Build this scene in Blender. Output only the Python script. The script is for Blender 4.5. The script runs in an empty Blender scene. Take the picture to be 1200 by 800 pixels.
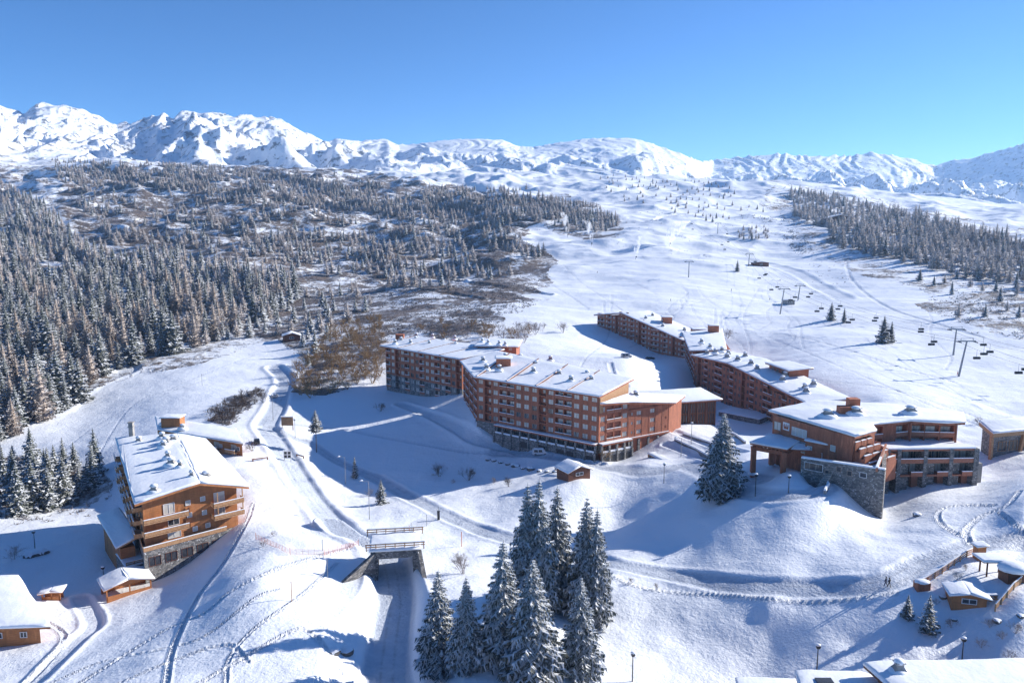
import bpy, bmesh, math, random
import numpy as np
from mathutils import Vector, Matrix
random.seed(7); rng = np.random.default_rng(7)
C = bpy.context.scene.collection
SC = bpy.context.scene
R = math.radians
# ------------------------------------------------------------------ camera
CZ = 70.0; TH = R(8.4); F = 933.33
cam = bpy.data.objects.new('camera', bpy.data.cameras.new('camera')); C.objects.link(cam)
cam.data.lens = 28.0; cam.data.sensor_width = 36.0
cam.location = (0, 0, CZ); cam.rotation_euler = (math.pi/2 - TH, 0, 0)
cam.data.clip_start = 1.0; cam.data.clip_end = 60000
SC.camera = cam
# ------------------------------------------------------------------ sky, sun, exposure
SUN_EL = 23.0; SUN_AZ = 21.0          # azimuth: degrees beyond the +X axis towards +Y
w = bpy.data.worlds.new("World"); SC.world = w; w.use_nodes = True
nt = w.node_tree; nt.nodes.clear()
sky = nt.nodes.new('ShaderNodeTexSky'); sky.sky_type = 'NISHITA'; sky.sun_disc = False
sky.sun_elevation = R(SUN_EL); sky.sun_rotation = R(90 - SUN_AZ)
sky.altitude = 3500; sky.air_density = 1.0; sky.dust_density = 0.05; sky.ozone_density = 3.0
bg = nt.nodes.new('ShaderNodeBackground'); bg.inputs[1].default_value = 0.105
out = nt.nodes.new('ShaderNodeOutputWorld')
tn = nt.nodes.new('ShaderNodeMix'); tn.data_type = 'RGBA'; tn.blend_type = 'MULTIPLY'; tn.inputs[0].default_value = 1.0
tn.inputs[7].default_value = (0.37, 0.67, 0.94, 1)          # clear, dry winter air
nt.links.new(sky.outputs[0], tn.inputs[6]); nt.links.new(tn.outputs[2], bg.inputs[0]); nt.links.new(bg.outputs[0], out.inputs[0])
sl = bpy.data.lights.new('sun', 'SUN'); sl.energy = 5.0; sl.angle = R(0.5); sl.color = (1.0, 0.955, 0.88)
so = bpy.data.objects.new('sun', sl); C.objects.link(so)
SD = Vector((math.cos(R(SUN_EL))*math.cos(R(SUN_AZ)), math.cos(R(SUN_EL))*math.sin(R(SUN_AZ)), math.sin(R(SUN_EL))))
so.rotation_euler = SD.to_track_quat('Z', 'Y').to_euler(); so.location = (300, 0, 400)
SC.view_settings.view_transform = 'Standard'; SC.view_settings.look = 'None'
SC.view_settings.exposure = 0.78; SC.view_settings.gamma = 1.0
SC.cycles.max_bounces = 5; SC.cycles.diffuse_bounces = 3; SC.cycles.transparent_max_bounces = 6
SC.cycles.volume_bounces = 2
# ------------------------------------------------------------------ turning photograph points into world points
def ray(u, v):
    dx = (u-600)/F; dy = (400-v)/F
    return dx, math.cos(TH)+dy*math.sin(TH), -math.sin(TH)+dy*math.cos(TH)
def atD(u, v, D):
    X, Y, Z = ray(u, v); t = D/Y
    return Vector((X*t, D, CZ+Z*t))
def atZ(u, v, z):
    X, Y, Z = ray(u, v); t = (z-CZ)/Z
    return Vector((X*t, Y*t, z))
def proj(x, y, z):
    zz = z-CZ
    dep = y*math.cos(TH)-zz*math.sin(TH); up = y*math.sin(TH)+zz*math.cos(TH)
    return 600+F*x/dep, 400-F*up/dep
# ------------------------------------------------------------------ numpy noise
_perm = np.random.default_rng(3).permutation(4096)
def _h(ix, iy):
    return _perm[(_perm[ix & 4095] + iy) & 4095]
def perlin(x, y):
    x = np.asarray(x, float); y = np.asarray(y, float)
    ix = np.floor(x).astype(np.int64); iy = np.floor(y).astype(np.int64)
    fx = x-ix; fy = y-iy
    ux = fx*fx*fx*(fx*(fx*6-15)+10); uy = fy*fy*fy*(fy*(fy*6-15)+10)
    def g(i, j, dx, dy):
        a = _h(i, j)*(2*math.pi/4096)
        return np.cos(a)*dx+np.sin(a)*dy
    n00 = g(ix, iy, fx, fy); n10 = g(ix+1, iy, fx-1, fy)
    n01 = g(ix, iy+1, fx, fy-1); n11 = g(ix+1, iy+1, fx-1, fy-1)
    return (n00*(1-ux)+n10*ux)*(1-uy)+(n01*(1-ux)+n11*ux)*uy
def fbm(x, y, o=4):
    s = 0; a = 1.0
    for k in range(o):
        s = s+a*perlin(x+17.3*k, y-9.1*k); a *= .5; x = x*2.03; y = y*2.03
    return s
def ridged(x, y, o=5):
    s = 0; a = .5; wgt = 1.0
    for k in range(o):
        n = 1-np.abs(perlin(x+31.7*k, y+11.9*k))*1.9
        n = np.clip(n, 0, 1)**2*wgt
        s = s+a*n; wgt = np.clip(n*1.6, 0, 1); a *= .52; x = x*2.1; y = y*2.1
    return s
def sst(a, b, x):
    t = np.clip((x-a)/(b-a), 0, 1); return t*t*(3-2*t)
# ------------------------------------------------------------------ terrain control points: photo u, v, distance D
CP = [
 # u, v, D
 (-250,800,118),(-250,700,150),(-250,600,225),(-250,520,300),(-250,470,350),(-250,400,480),(-250,330,750),(-250,260,1150),(-250,210,1800),
 (0,800,118),(0,700,150),(0,640,185),(0,600,218),(0,540,270),(0,500,300),(0,450,350),(0,400,440),(0,350,620),(0,300,880),(0,250,1250),(0,210,1700),
 (100,800,112),(100,700,155),(100,640,182),(110,590,225),(110,530,268),(100,480,325),(100,440,370),(100,400,450),(100,350,640),(100,300,880),(100,250,1200),(100,205,1700),
 (200,800,106),(200,740,126),(205,672,162),(150,700,152),(285,607,178),(200,600,204),(200,560,222),(210,520,258),(200,480,305),(230,440,360),(230,405,425),(230,375,520),(200,340,680),(200,300,860),(200,250,1180),(200,210,1650),
 (300,800,104),(300,740,119),(300,690,134),(300,640,158),(310,600,184),(310,560,214),(310,520,252),(305,480,302),(310,440,360),(340,400,430),(320,360,570),(300,330,700),(300,300,840),(300,250,1150),(300,215,1600),
 (400,740,121),(400,700,136),(385,625,170),(400,590,209),(400,540,254),(400,490,298),(400,450,342),(400,400,425),(400,360,560),(400,320,760),(400,280,1000),(400,240,1350),(400,205,1850),
 (480,600,197),(480,560,236),(470,520,268),(460,480,306),(450,455,339),(440,410,400),(470,365,520),(500,335,660),(500,300,850),(500,260,1120),(500,225,1500),
 (540,800,104),(540,740,118),(540,690,138),(530,640,166),(560,610,187),(560,570,220),(560,535,250),(545,505,268),(560,492,270),(520,477,296),(500,465,318),
 (600,800,104),(600,740,118),(620,690,141),(620,650,161),(620,600,189),(610,560,226),(625,531,246),(600,516,261),
 (600,430,335),(600,400,392),(600,365,500),(600,335,620),(600,300,790),(600,260,1060),(600,225,1450),(600,205,1900),
 (700,800,109),(700,745,125),(705,690,140),(720,655,155),(720,610,190),(760,598,188),(700,580,201),(679,561,208),(655,545,232),(728,535,244),
 (700,430,330),(735,420,345),(703,397,430),(760,422,395),(800,428,380),(800,440,350),(815,456,340),(760,500,265),(830,500,262),(870,481,302),(905,497,278),(700,370,490),(700,335,620),(700,300,770),(700,255,1080),(700,222,1500),(700,205,1950),
 (800,800,112),(800,735,127),(800,677,143),(800,662,149),(800,625,166),(680,640,170),(800,595,182),(800,560,200),(800,530,233),(784,507,252),(760,545,220),
 (870,590,168),(850,576,182),(900,560,183),(968,566,171),(1000,586,167),(940,556,176),(880,545,192),(900,600,160),(900,650,143),
 (800,370,480),(800,335,600),(800,300,760),(800,265,970),(800,235,1300),(800,210,1900),
 (900,800,112),(900,755,121),(900,684,134),(900,715,127),(1037,606,165),(960,580,174),(980,620,152),(1000,650,139),
 (940,440,320),(940,400,400),(920,368,490),(900,330,640),(900,300,770),(900,270,960),(900,240,1250),(900,220,1600),
 (1000,690,128),(1000,720,122),(1000,760,115),(1000,800,106),(1040,685,127),(1080,660,133),(1090,600,160),(1090,572,178),(1040,470,258),
 (1060,440,310),(1060,400,385),(1050,360,490),(1040,320,640),(1030,285,820),(1000,258,1050),(1000,235,1400),
 (1120,672,127),(1140,690,122),(1120,720,118),(1130,760,112),(1130,800,106),(1150,640,139),(1200,640,139),(1200,700,118),(1200,760,109),(1200,600,146),(1150,568,181),(1200,550,184),
 (1180,520,210),(1180,480,252),(1125,440,312),(1170,400,375),(1180,365,450),(1180,335,570),(1180,300,730),(1180,272,900),(1180,250,1300),(1180,243,1800),
 (1400,800,110),(1400,700,120),(1400,600,150),(1400,500,225),(1400,420,340),(1400,350,520),(1400,290,780),(1400,250,1200),(1400,243,1800),
]
def _build_rbf():
    P = np.array([list(atD(*c)) for c in CP])
    A = np.stack([P[:, 0]/P[:, 1]*3.2, np.log(P[:, 1])*1.7], 1); W = (P[:, 2]-CZ)/P[:, 1]
    d = np.linalg.norm(A[:, None]-A[None], axis=2)
    K = np.where(d > 0, d*d*np.log(d+1e-12), 0)+np.eye(len(A))*2e-4
    Pm = np.hstack([np.ones((len(A), 1)), A])
    M = np.block([[K, Pm], [Pm.T, np.zeros((3, 3))]])
    s = np.linalg.solve(M, np.concatenate([W, np.zeros(3)]))
    return A, s
_A, _S = _build_rbf()
def rbf(a, L):
    a = np.asarray(a, float).ravel()*3.2; L = np.asarray(L, float).ravel()*1.7
    res = np.empty_like(a)
    for i in range(0, len(a), 60000):
        x = a[i:i+60000]; y = L[i:i+60000]
        d2 = (x[:, None]-_A[None, :, 0])**2+(y[:, None]-_A[None, :, 1])**2
        K = .5*d2*np.log(d2+1e-12)
        res[i:i+60000] = K@_S[:-3]+_S[-3]+_S[-2]*x+_S[-1]*y
    return res
SKY = np.array([(-300,128),(-150,112),(-60,120),(0,116),(20,123),(45,133),(60,121),(75,119),(90,122),(110,127),(130,136),(150,145),(165,143),(185,138),(200,132),(215,137),(225,131),(250,130),(275,134),(300,134),(330,136),(345,142),(360,150),(388,167),(400,163),(425,165),(458,162),(470,169),(500,167),(530,164),(560,163),(590,164),(608,171),(625,172),(650,168),(680,163),(710,161),(740,162),(760,168),(780,175),(800,183),(820,189),(845,186),(870,182),(900,180),(950,182),(985,181),(1010,178),(1030,179),(1055,184),(1085,193),(1110,186),(1150,178),(1175,170),(1200,162),(1260,150),(1400,160),(1600,150)], float)
def crest(a):
    u = a*F*math.cos(TH)*1.01+600          # close enough for the far skyline
    v = np.interp(u, SKY[:, 0], SKY[:, 1])
    ang = TH+np.arctan((v-400)/F*1.0)
    w_ = -np.tan(ang)
    Dc = np.interp(u, [-200, 0, 300, 390, 450, 620, 800, 830, 1100, 1250], [3000, 3200, 3500, 3900, 4200, 4300, 4300, 5000, 5200, 4600])
    ex = np.interp(u, [0, 350, 500, 750, 850, 1200], [1.5, 1.6, 1.7, 1.9, 4.0, 4.2])
    return u, w_, Dc, ex
def terrain0(x, y):
    """smooth ground height without the carved tracks"""
    x = np.asarray(x, float).ravel(); y = np.asarray(y, float).ravel()
    yy = np.maximum(y, 55); a = x/yy; L = np.log(yy)
    Lc = np.minimum(L, math.log(2000))
    z = CZ+yy*rbf(a, Lc)
    n1 = fbm(x/34, y/34, 4); n2 = fbm(x/150, y/150, 4)
    near = 1-sst(350, 600, yy)
    u = a*F+600
    left = 1-sst(560, 700, u+.0*yy)
    z = z+near*.35*n1*sst(70, 110, yy)
    z = z+sst(380, 900, yy)*(7.0+12*left)*n2*(1-sst(1200, 3200, yy))*(yy/900)**.6
    z = z+sst(260, 420, yy)*(1-sst(900, 1500, yy))*1.6*fbm(x/60+yy/160, yy/45, 3)
    # small terraces and hollows on the hillsides
    z = z+sst(420, 800, yy)*(1-sst(1700, 2200, yy))*(yy/900)**.5*(2.5+6.5*left)*(ridged(x/150+4, yy/85+x/400, 4)-.42)
    z = z+sst(600, 900, yy)*(1-sst(1700, 2200, yy))*(1-left)*10*(ridged(x/210+9, yy/170, 4)-.42)
    z = z+near*.75*fbm(x/19+5, y/23, 3)*sst(70, 110, yy)*(1-sst(230, 330, yy))
    z = z+sst(900, 1600, yy)*18*(ridged(x/330, y/330, 4)-.45)
    # mountains
    Ds = 1900.0
    far = yy > Ds*.9
    if far.any():
        af = a[far]; yf = yy[far]; xf = x[far]
        uu, wc, Dc, ex = crest(af)
        zb = z[far]*0+CZ+Ds*rbf(af, np.full_like(af, math.log(Ds)))
        zc = CZ+Dc*wc
        t = (yf-Ds)/(Dc-Ds); tt = np.clip(t, 0, 1)
        zm = zb+(zc-zb)*tt**ex
        rn = ridged((xf*.9+yf*.35)/620+3, (yf*.8-xf*.3)/900, 6)-.5
        amp = np.interp(uu, [0, 350, 450, 800, 850, 1200], [230, 240, 110, 90, 260, 280])
        env = sst(0.05, .45, tt)*(1-.95*sst(.62, .96, tt))
        zm = zm+amp*rn*env+ 60*sst(.1, .6, tt)*(1-sst(.8, 1, tt))*fbm(xf/420, yf/420, 4)*(1-.5*sst(.6, .9, tt))
        zm = zm+sst(.25, .8, tt)*np.interp(uu, [0, 380, 450, 800, 850, 1200], [20, 20, 9, 9, 20, 20])*(ridged(xf/75+fbm(xf/300, yf/300, 2)*2, yf/330, 5)-.45)
        zm = np.where(t > 1, zm-(yf-Dc)*.35, zm)
        k = sst(Ds*.9, Ds*1.25, yf)
        z[far] = z[far]*(1-k)+zm*k
    return z
# ------------------------------------------------------------------ tracks and roads carved into the snow
# kind, half width, depth, photo points (u,v)
_HG = None
def _rough_hit(pts):
    """photo points -> first points met on the uncarved ground, read from a table of heights"""
    global _HG
    if _HG is None:
        ga = np.linspace(-1.05, 1.05, 640); gl = np.linspace(math.log(85), math.log(4200), 900)
        AA_, LL_ = np.meshgrid(ga, gl, indexing='ij'); Y_ = np.exp(LL_)
        H_ = terrain0((AA_*Y_).ravel(), Y_.ravel()).reshape(AA_.shape)
        _HG = (ga, gl, H_, (H_-CZ)/Y_)
    ga, gl, H_, W_ = _HG
    pts = np.asarray(pts, float); dx = (pts[:, 0]-600)/F; dy = (400-pts[:, 1])/F
    Yr = math.cos(TH)+dy*math.sin(TH); Zr = -math.sin(TH)+dy*math.cos(TH)
    a = dx/Yr; wr = Zr/Yr
    k = np.clip((a-ga[0])/(ga[1]-ga[0]), 0, len(ga)-1.001); k0 = k.astype(int); f = k-k0
    out_ = np.full((len(pts), 3), np.nan)
    for i in range(0, len(pts), 4000):
        s_ = slice(i, i+4000)
        P_ = W_[k0[s_]]*(1-f[s_])[:, None]+W_[k0[s_]+1]*f[s_][:, None]
        below = wr[s_][:, None] < P_
        idx = np.argmax(below, 1); ok = below.any(1) & (idx > 0); idx = np.clip(idx, 1, None); r = np.arange(len(idx))
        g1 = wr[s_]-P_[r, idx]; g0 = wr[s_]-P_[r, idx-1]; t = np.clip(g0/(g0-g1+1e-12), 0, 1)
        D = np.exp(gl[idx-1]+(gl[1]-gl[0])*t); z = CZ+D*wr[s_]
        res = np.stack([a[s_]*D, D, z], 1); res[~ok] = np.nan; out_[s_] = res
    return out_
def hit(u, v):
    return Vector(_rough_hit([(u, v)])[0])
def smooth_line(pts, n=12):
    P = [np.array(p, float) for p in pts]; P = [2*P[0]-P[1]]+P+[2*P[-1]-P[-2]]; o = []
    for i in range(1, len(P)-2):
        for k in range(n):
            t = k/n; a, b, c, d = P[i-1:i+3]
            o.append(.5*((2*b)+(-a+c)*t+(2*a-5*b+4*c-d)*t*t+(-a+3*b-3*c+d)*t**3))
    o.append(P[-2]); return np.array(o)
TR = [
 # kind, half width (m), depth, points
 ('road', 3.6, .75, [(460,830),(452,770),(458,720),(463,690),(455,655),(436,636),(405,625),(385,605),(368,585),(350,560),(335,535),(322,515),(312,498),(322,480),(328,462),(335,445),(322,430)]),
 ('road', 2.3, .28, [(312,498),(340,512),(365,520),(395,540),(440,560),(480,582),(520,602),(560,620),(600,632),(650,645),(720,660),(780,672),(850,683),(920,688),(990,688),(1040,680),(1090,655),(1140,640),(1200,634),(1280,630)]),
 ('track', .8, .25, [(340,497),(400,503),(450,512),(500,521),(540,528),(580,531),(620,533)]),
 ('track', 2.2, .5, [(470,473),(510,488),(535,500),(560,515),(590,524),(640,534),(700,543)]),
 ('road', 3.4, .2, [(585,530),(640,532),(700,545),(760,552),(810,545),(850,558),(890,562)]),
 ('road', 2.6, .3, [(860,574),(900,580),(950,577),(968,566)]),
 ('foot', .42, .3, [(195,800),(203,760),(232,700),(262,660),(290,610),(297,590)]),
 ('foot', .5, .3, [(95,800),(150,765),(200,735),(240,718),(275,690),(330,665),(400,645),(440,635)]),
 ('foot', .4, .25, [(140,800),(200,775),(265,755),(290,775)]),
 ('foot', .4, .25, [(235,800),(290,768),(345,738),(365,742),(400,775)]),
 ('foot', .3, .2, [(60,800),(120,775),(190,760),(240,745),(300,700),(330,690)]),
 ('foot', .3, .2, [(265,800),(270,770),(300,735),(350,700),(395,660)]),
 ('track', .35, .15, [(100,560),(150,480),(200,455),(260,430),(300,415)]),
 ('track', .35, .15, [(60,540),(110,500),(170,470),(240,445)]),
 ('track', .5, .18, [(1190,505),(1120,480),(1040,455),(960,445),(880,430)]),
 ('track', .5, .18, [(1150,500),(1080,470),(1010,440),(950,415),(900,395)]),
 ('track', .5, .2, [(760,372),(800,360),(850,345),(900,340),(960,335)]),
 ('track', .6, .2, [(640,330),(665,345),(690,362)]),
 ('track', .6, .25, [(880,385),(950,398),(1000,412),(1060,432),(1120,448)]),
 ('track', 1.2, .3, [(990,300),(1000,330),(1040,360),(1100,380),(1150,395)]),
 ('wide', 6, .45, [(830,300),(880,305),(930,318),(960,335),(990,350)]),
 ('wide', 5, 1.0, [(600,245),(650,255),(700,262),(750,260),(800,250)]),
 ('foot', .6, .3, [(1195,575),(1180,592),(1150,605),(1132,622),(1138,636)]),
 ('foot', .5, .3, [(1165,592),(1120,592),(1100,600),(1105,615),(1135,632)]),
 ('foot', .35, .2, [(1172,600),(1190,615),(1200,622)]),
 ('foot', .35, .2, [(640,660),(700,668),(760,690),(880,700),(960,706),(1050,695)]),
 ('track', .5, .2, [(660,310),(680,330),(712,352),(742,373)]),
 ('track', .4, .2, [(720,320),(745,332),(770,345)]),
 ('foot', .5, .3, [(40,720),(75,745),(50,780),(30,800)]),
 ('track', 1.6, .4, [(40,800),(90,750),(110,730),(95,700)]),
 ('track', 1.0, .3, [(715,425),(720,440),(735,452)]),
 ('track', 1.6, .4, [(790,505),(830,520),(870,530)]),
 ('track', 1.4, .4, [(780,520),(820,535),(860,545)]),
 ('wide', 4.5, 1.0, [(430,315),(480,322),(540,330),(600,338),(640,345)]),
 ('wide', 4, .8, [(470,345),(500,340),(560,350)]),
 ('wide', 5, .8, [(95,420),(150,432),(100,452),(60,480)]),
]
_rt = random.Random(4)
for k in range(16):          # ski tracks on the open slope
    u0 = _rt.uniform(700, 1120); v0 = _rt.uniform(330, 380); u1 = u0+_rt.uniform(-60, 60); v1 = v0+_rt.uniform(40, 80)
    TR.append(('track', .4, .16, [(u0+(u1-u0)*t+9*math.sin(t*_rt.uniform(4, 9)+k), v0+(v1-v0)*t) for t in (0, .2, .4, .6, .8, 1)]))
TRW = []
for kind, hw, dep, pts in TR:
    P = _rough_hit(smooth_line(pts, 10)); P = P[~np.isnan(P[:, 0])]
    # pull stray jumps out
    TRW.append((kind, hw, dep, P))
def seg_dist(x, y, P, R_):
    """distance, along coordinate and height of the nearest point on polyline; only for points in its box"""
    d = np.full(len(x), 1e9); s = np.zeros(len(x)); zz = np.zeros(len(x)); side = np.zeros(len(x)); acc = 0.0
    for i in range(len(P)-1):
        ax, ay, az = P[i]; bx, by, bz = P[i+1]; L = math.hypot(bx-ax, by-ay)
        if L < 1e-6 or L > 90: continue
        m = np.where((x > min(ax, bx)-R_) & (x < max(ax, bx)+R_) & (y > min(ay, by)-R_) & (y < max(ay, by)+R_))[0]
        if len(m):
            px = x[m]-ax; py = y[m]-ay; t = np.clip((px*(bx-ax)+py*(by-ay))/L/L, 0, 1)
            qx = px-t*(bx-ax); qy = py-t*(by-ay); dd = np.hypot(qx, qy); k = dd < d[m]; mk = m[k]
            d[mk] = dd[k]; s[mk] = acc+t[k]*L; zz[mk] = az+t[k]*(bz-az)
            side[mk] = np.sign((bx-ax)*py-(by-ay)*px)[k]
        acc += L
    return d, s, zz, side
# the sunken road that runs under the bridge: height of its bed along the way
UNDER = None
def _under():
    global UNDER
    key = [(462,830,100,.8),(453,770,111,1.0),(458,720,131,1.0),(463,690,145,.8),(458,662,158,1.0),(436,640,166,1.6),(408,627,172,2.0),(385,610,182,2.0)]
    UNDER = np.array([(lambda p: (p.x, p.y, 70-(70-zz)))(atZ(u_, v_, zz)) for u_, v_, D_, zz in key])
_under()
BANKS = []   # (x, y, radius, height): ploughed snow heaps
def terrain(x, y, attrs=False):
    shp = np.shape(x); x = np.asarray(x, float).ravel(); y = np.asarray(y, float).ravel()
    z = terrain0(x, y)
    road = np.zeros(len(x)); foot = np.zeros(len(x)); tread = np.zeros(len(x))
    if UNDER is not None:
        d, s, zz, sd = seg_dist(x, y, UNDER, 26)
        lim = zz+np.maximum(0, d-3.4)*np.where(sd > 0, .62, .75)
        endf = sst(0, 12, s)
        m = d < 26
        z[m] = np.where(z[m] > lim[m], z[m]*(1-1)+lim[m], z[m])
        zt = np.maximum(z, zz-.0); z = np.where(d < 3.6, zz, z)
    for kind, hw, dep, P in TRW:
        R_ = hw*2.6+2
        d, s, zz, sd = seg_dist(x, y, P, R_)
        m = d < R_
        if not m.any(): continue
        dm = d[m]; e = dm/hw
        if kind in ('road', 'track', 'wide'):
            z[m] += -dep*(1-sst(.75, 1.25, e))+dep*.5*np.exp(-((e-1.45)/.3)**2)*(1+.25*perlin(x[m]/2.3, y[m]/2.3))
            road[m] = np.maximum(road[m], (1-sst(.9, 1.2, e))*(1.0 if kind == 'road' else .45))
            tread[m] = np.maximum(tread[m], np.exp(-((dm-.95)/.22)**2)*(kind == 'road'))
        else:
            step = np.sin(s[m]*2*math.pi/.95+sd[m]*1.5+3*perlin(s[m]/4, s[m]*0+hw*9))*(.55+.9*np.abs(perlin(s[m]/2.3, dm*0+dep*20)))
            z[m] += (1-sst(.6, 1.3, e))*(-dep*.6+dep*.55*step)+.1*np.exp(-((e-1.5)/.4)**2)
            foot[m] = np.maximum(foot[m], 1-sst(.8, 1.6, e))
    for bx, by, br, bh in BANKS:
        d2 = ((x-bx)**2+(y-by)**2)/br**2; m = d2 < 6
        z[m] += bh*np.exp(-d2[m])*(1+.35*perlin(x[m]/1.1, y[m]/1.1))
    if attrs: return z, road, foot, tread
    return z.reshape(shp) if shp else float(z[0])
def ground(p):
    return float(terrain(np.array([p[0]]), np.array([p[1]]))[0])
def on(u, v):
    p = hit(u, v); p.z = ground(p); return p
def inpoly(u, v, poly):
    poly = np.asarray(poly, float); c = np.zeros(np.shape(u), bool); j = len(poly)-1
    for i in range(len(poly)):
        xi, yi = poly[i]; xj, yj = poly[j]
        k = ((yi > v) != (yj > v)) & (u < (xj-xi)*(v-yi)/(yj-yi+1e-12)+xi)
        c ^= k; j = i
    return c
# ------------------------------------------------------------------ materials
def newmat(name):
    m = bpy.data.materials.new(name); m.use_nodes = True; t = m.node_tree
    b = t.nodes['Principled BSDF']; return m, t, b
def N(t, k, **kw):
    n = t.nodes.new(k)
    for a, v in kw.items(): setattr(n, a, v)
    return n
def noise(t, scale, detail=4, rough=.55, coord='Object', vec=None, sc=None):
    n = N(t, 'ShaderNodeTexNoise'); n.inputs['Scale'].default_value = scale
    n.inputs['Detail'].default_value = detail; n.inputs['Roughness'].default_value = rough
    if vec is None:
        tc = N(t, 'ShaderNodeTexCoord'); vec = tc.outputs[coord]
    if sc:
        mp = N(t, 'ShaderNodeMapping'); mp.inputs['Scale'].default_value = sc; t.links.new(vec, mp.inputs[0]); vec = mp.outputs[0]
    t.links.new(vec, n.inputs['Vector']); return n
def mixc(t, fac, a, b):
    m = N(t, 'ShaderNodeMix', data_type='RGBA')
    for s, v in ((m.inputs[0], fac), (m.inputs[6], a), (m.inputs[7], b)):
        if hasattr(v, 'node'): t.links.new(v, s)
        elif isinstance(v, (int, float)): s.default_value = v
        else: s.default_value = (*v, 1)
    return m.outputs[2]
def mth(t, op, a, b=None, c=None, clamp=False):
    m = N(t, 'ShaderNodeMath', operation=op); m.use_clamp = clamp
    for s, v in zip(m.inputs, (a, b, c)):
        if v is None: continue
        if hasattr(v, 'node'): t.links.new(v, s)
        else: s.default_value = v
    return m.outputs[0]
def ramp(t, f, a, b):
    m = N(t, 'ShaderNodeMapRange'); t.links.new(f, m.inputs[0]); m.inputs[1].default_value = a; m.inputs[2].default_value = b
    m.interpolation_type = 'SMOOTHSTEP'; return m.outputs[0]
def bump(t, b, h, strength=.5, dist=.1):
    n = N(t, 'ShaderNodeBump'); n.inputs['Strength'].default_value = strength; n.inputs['Distance'].default_value = dist
    t.links.new(h, n.inputs['Height']); t.links.new(n.outputs[0], b.inputs['Normal'])
SNOWC = (.86, .88, .92)
def simple(name, col, col2=None, scale=3, rough=.8, bmp=0, metal=0, sc=None, lo=.35, hi=.65, stain=0):
    m, t, b = newmat(name); b.inputs['Roughness'].default_value = rough; b.inputs['Metallic'].default_value = metal
    n = noise(t, scale, sc=sc)
    if col2 is None: col2 = tuple(c*.75 for c in col)
    c_ = mixc(t, ramp(t, n.outputs[0], lo, hi), col, col2)
    if stain:        # weathering: broad pale and dark streaks running down the boards
        n2 = noise(t, .5, 5, .7, sc=(1, 1, .22)); c_ = mixc(t, mth(t, 'MULTIPLY', ramp(t, n2.outputs[0], .42, .68), stain), c_, tuple(x*.45 for x in col))
        n3 = noise(t, .9, 3, .6, sc=(1, 1, .3)); c_ = mixc(t, mth(t, 'MULTIPLY', ramp(t, n3.outputs[0], .55, .75), stain*.6), c_, tuple(min(1, x*1.5+.03) for x in col))
    t.links.new(c_, b.inputs['Base Color'])
    if bmp: bump(t, b, n.outputs[0], .6, bmp)
    return m
M = {}
M['snow'] = simple('snow', SNOWC, (.82, .85, .9), .6, .6, .12)
M['rsnow'] = simple('roof_snow', SNOWC, (.83, .86, .91), .3, .6, .35)
M['wood'] = simple('red_brown_cladding', (.46, .155, .078), (.33, .105, .055), 2.5, .75, .01, sc=(1, 1, 4), stain=.8)
M['wood_dark'] = simple('dark_brown_timber', (.17, .065, .035), (.12, .045, .026), 3, .8)
M['orange'] = simple('orange_larch_boards', (.50, .20, .065), (.36, .13, .045), 1.6, .7, .02, sc=(.4, .4, 9), stain=.6)
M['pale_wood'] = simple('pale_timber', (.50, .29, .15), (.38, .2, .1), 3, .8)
M['rail'] = simple('balcony_boards', (.42, .17, .10), (.33, .13, .08), 3, .8)
M['frame'] = simple('window_frame_wood', (.42, .33, .27), (.35, .26, .2), 4, .6)
M['dark'] = simple('dark_metal', (.035, .035, .04), None, 5, .5)
M['steel'] = simple('galvanised_steel', (.30, .31, .33), (.22, .23, .25), 4, .45, metal=.5)
M['concrete'] = simple('concrete', (.36, .34, .32), (.27, .26, .25), 1.2, .85, .02, stain=.6)
M['shaft'] = simple('orange_red_render', (.48, .16, .08), (.38, .125, .06), .8, .8, stain=.5)
M['bark'] = simple('bark', (.075, .05, .035), (.04, .028, .02), 6, .9)
M['twig'] = simple('twigs', (.15, .095, .06), (.09, .06, .042), 6, .9)
M['twig_gold'] = simple('golden_twigs', (.50, .33, .15), (.34, .23, .12), 6, .9)
M['twig_frost'] = simple('frosted_twigs', (.5, .44, .42), (.25, .19, .16), 1.5, .9)
M['white'] = simple('white_paint', (.75, .75, .76), (.7, .7, .71), 2, .4)
M['silver'] = simple('silver_paint', (.42, .43, .45), (.38, .39, .41), 2, .3, metal=.4)
M['black'] = simple('black_paint', (.02, .022, .028), None, 2, .25)
M['cloth_a'] = simple('dark_blue_cloth', (.03, .04, .08), None, 6, .9)
M['cloth_b'] = simple('dark_grey_cloth', (.05, .05, .055), None, 6, .9)
M['skin'] = simple('skin', (.55, .34, .25), None, 6, .6)
M['red'] = simple('red_paint', (.45, .03, .02), None, 3, .5)
M['net'] = simple('orange_net', (.75, .22, .10), None, 3, .8)
M['rock'] = simple('rock', (.16, .15, .145), (.09, .085, .08), 2, .9, .05)
M['sign'] = simple('sign_board', (.26, .17, .09), (.2, .12, .07), 2, .8)
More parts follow.
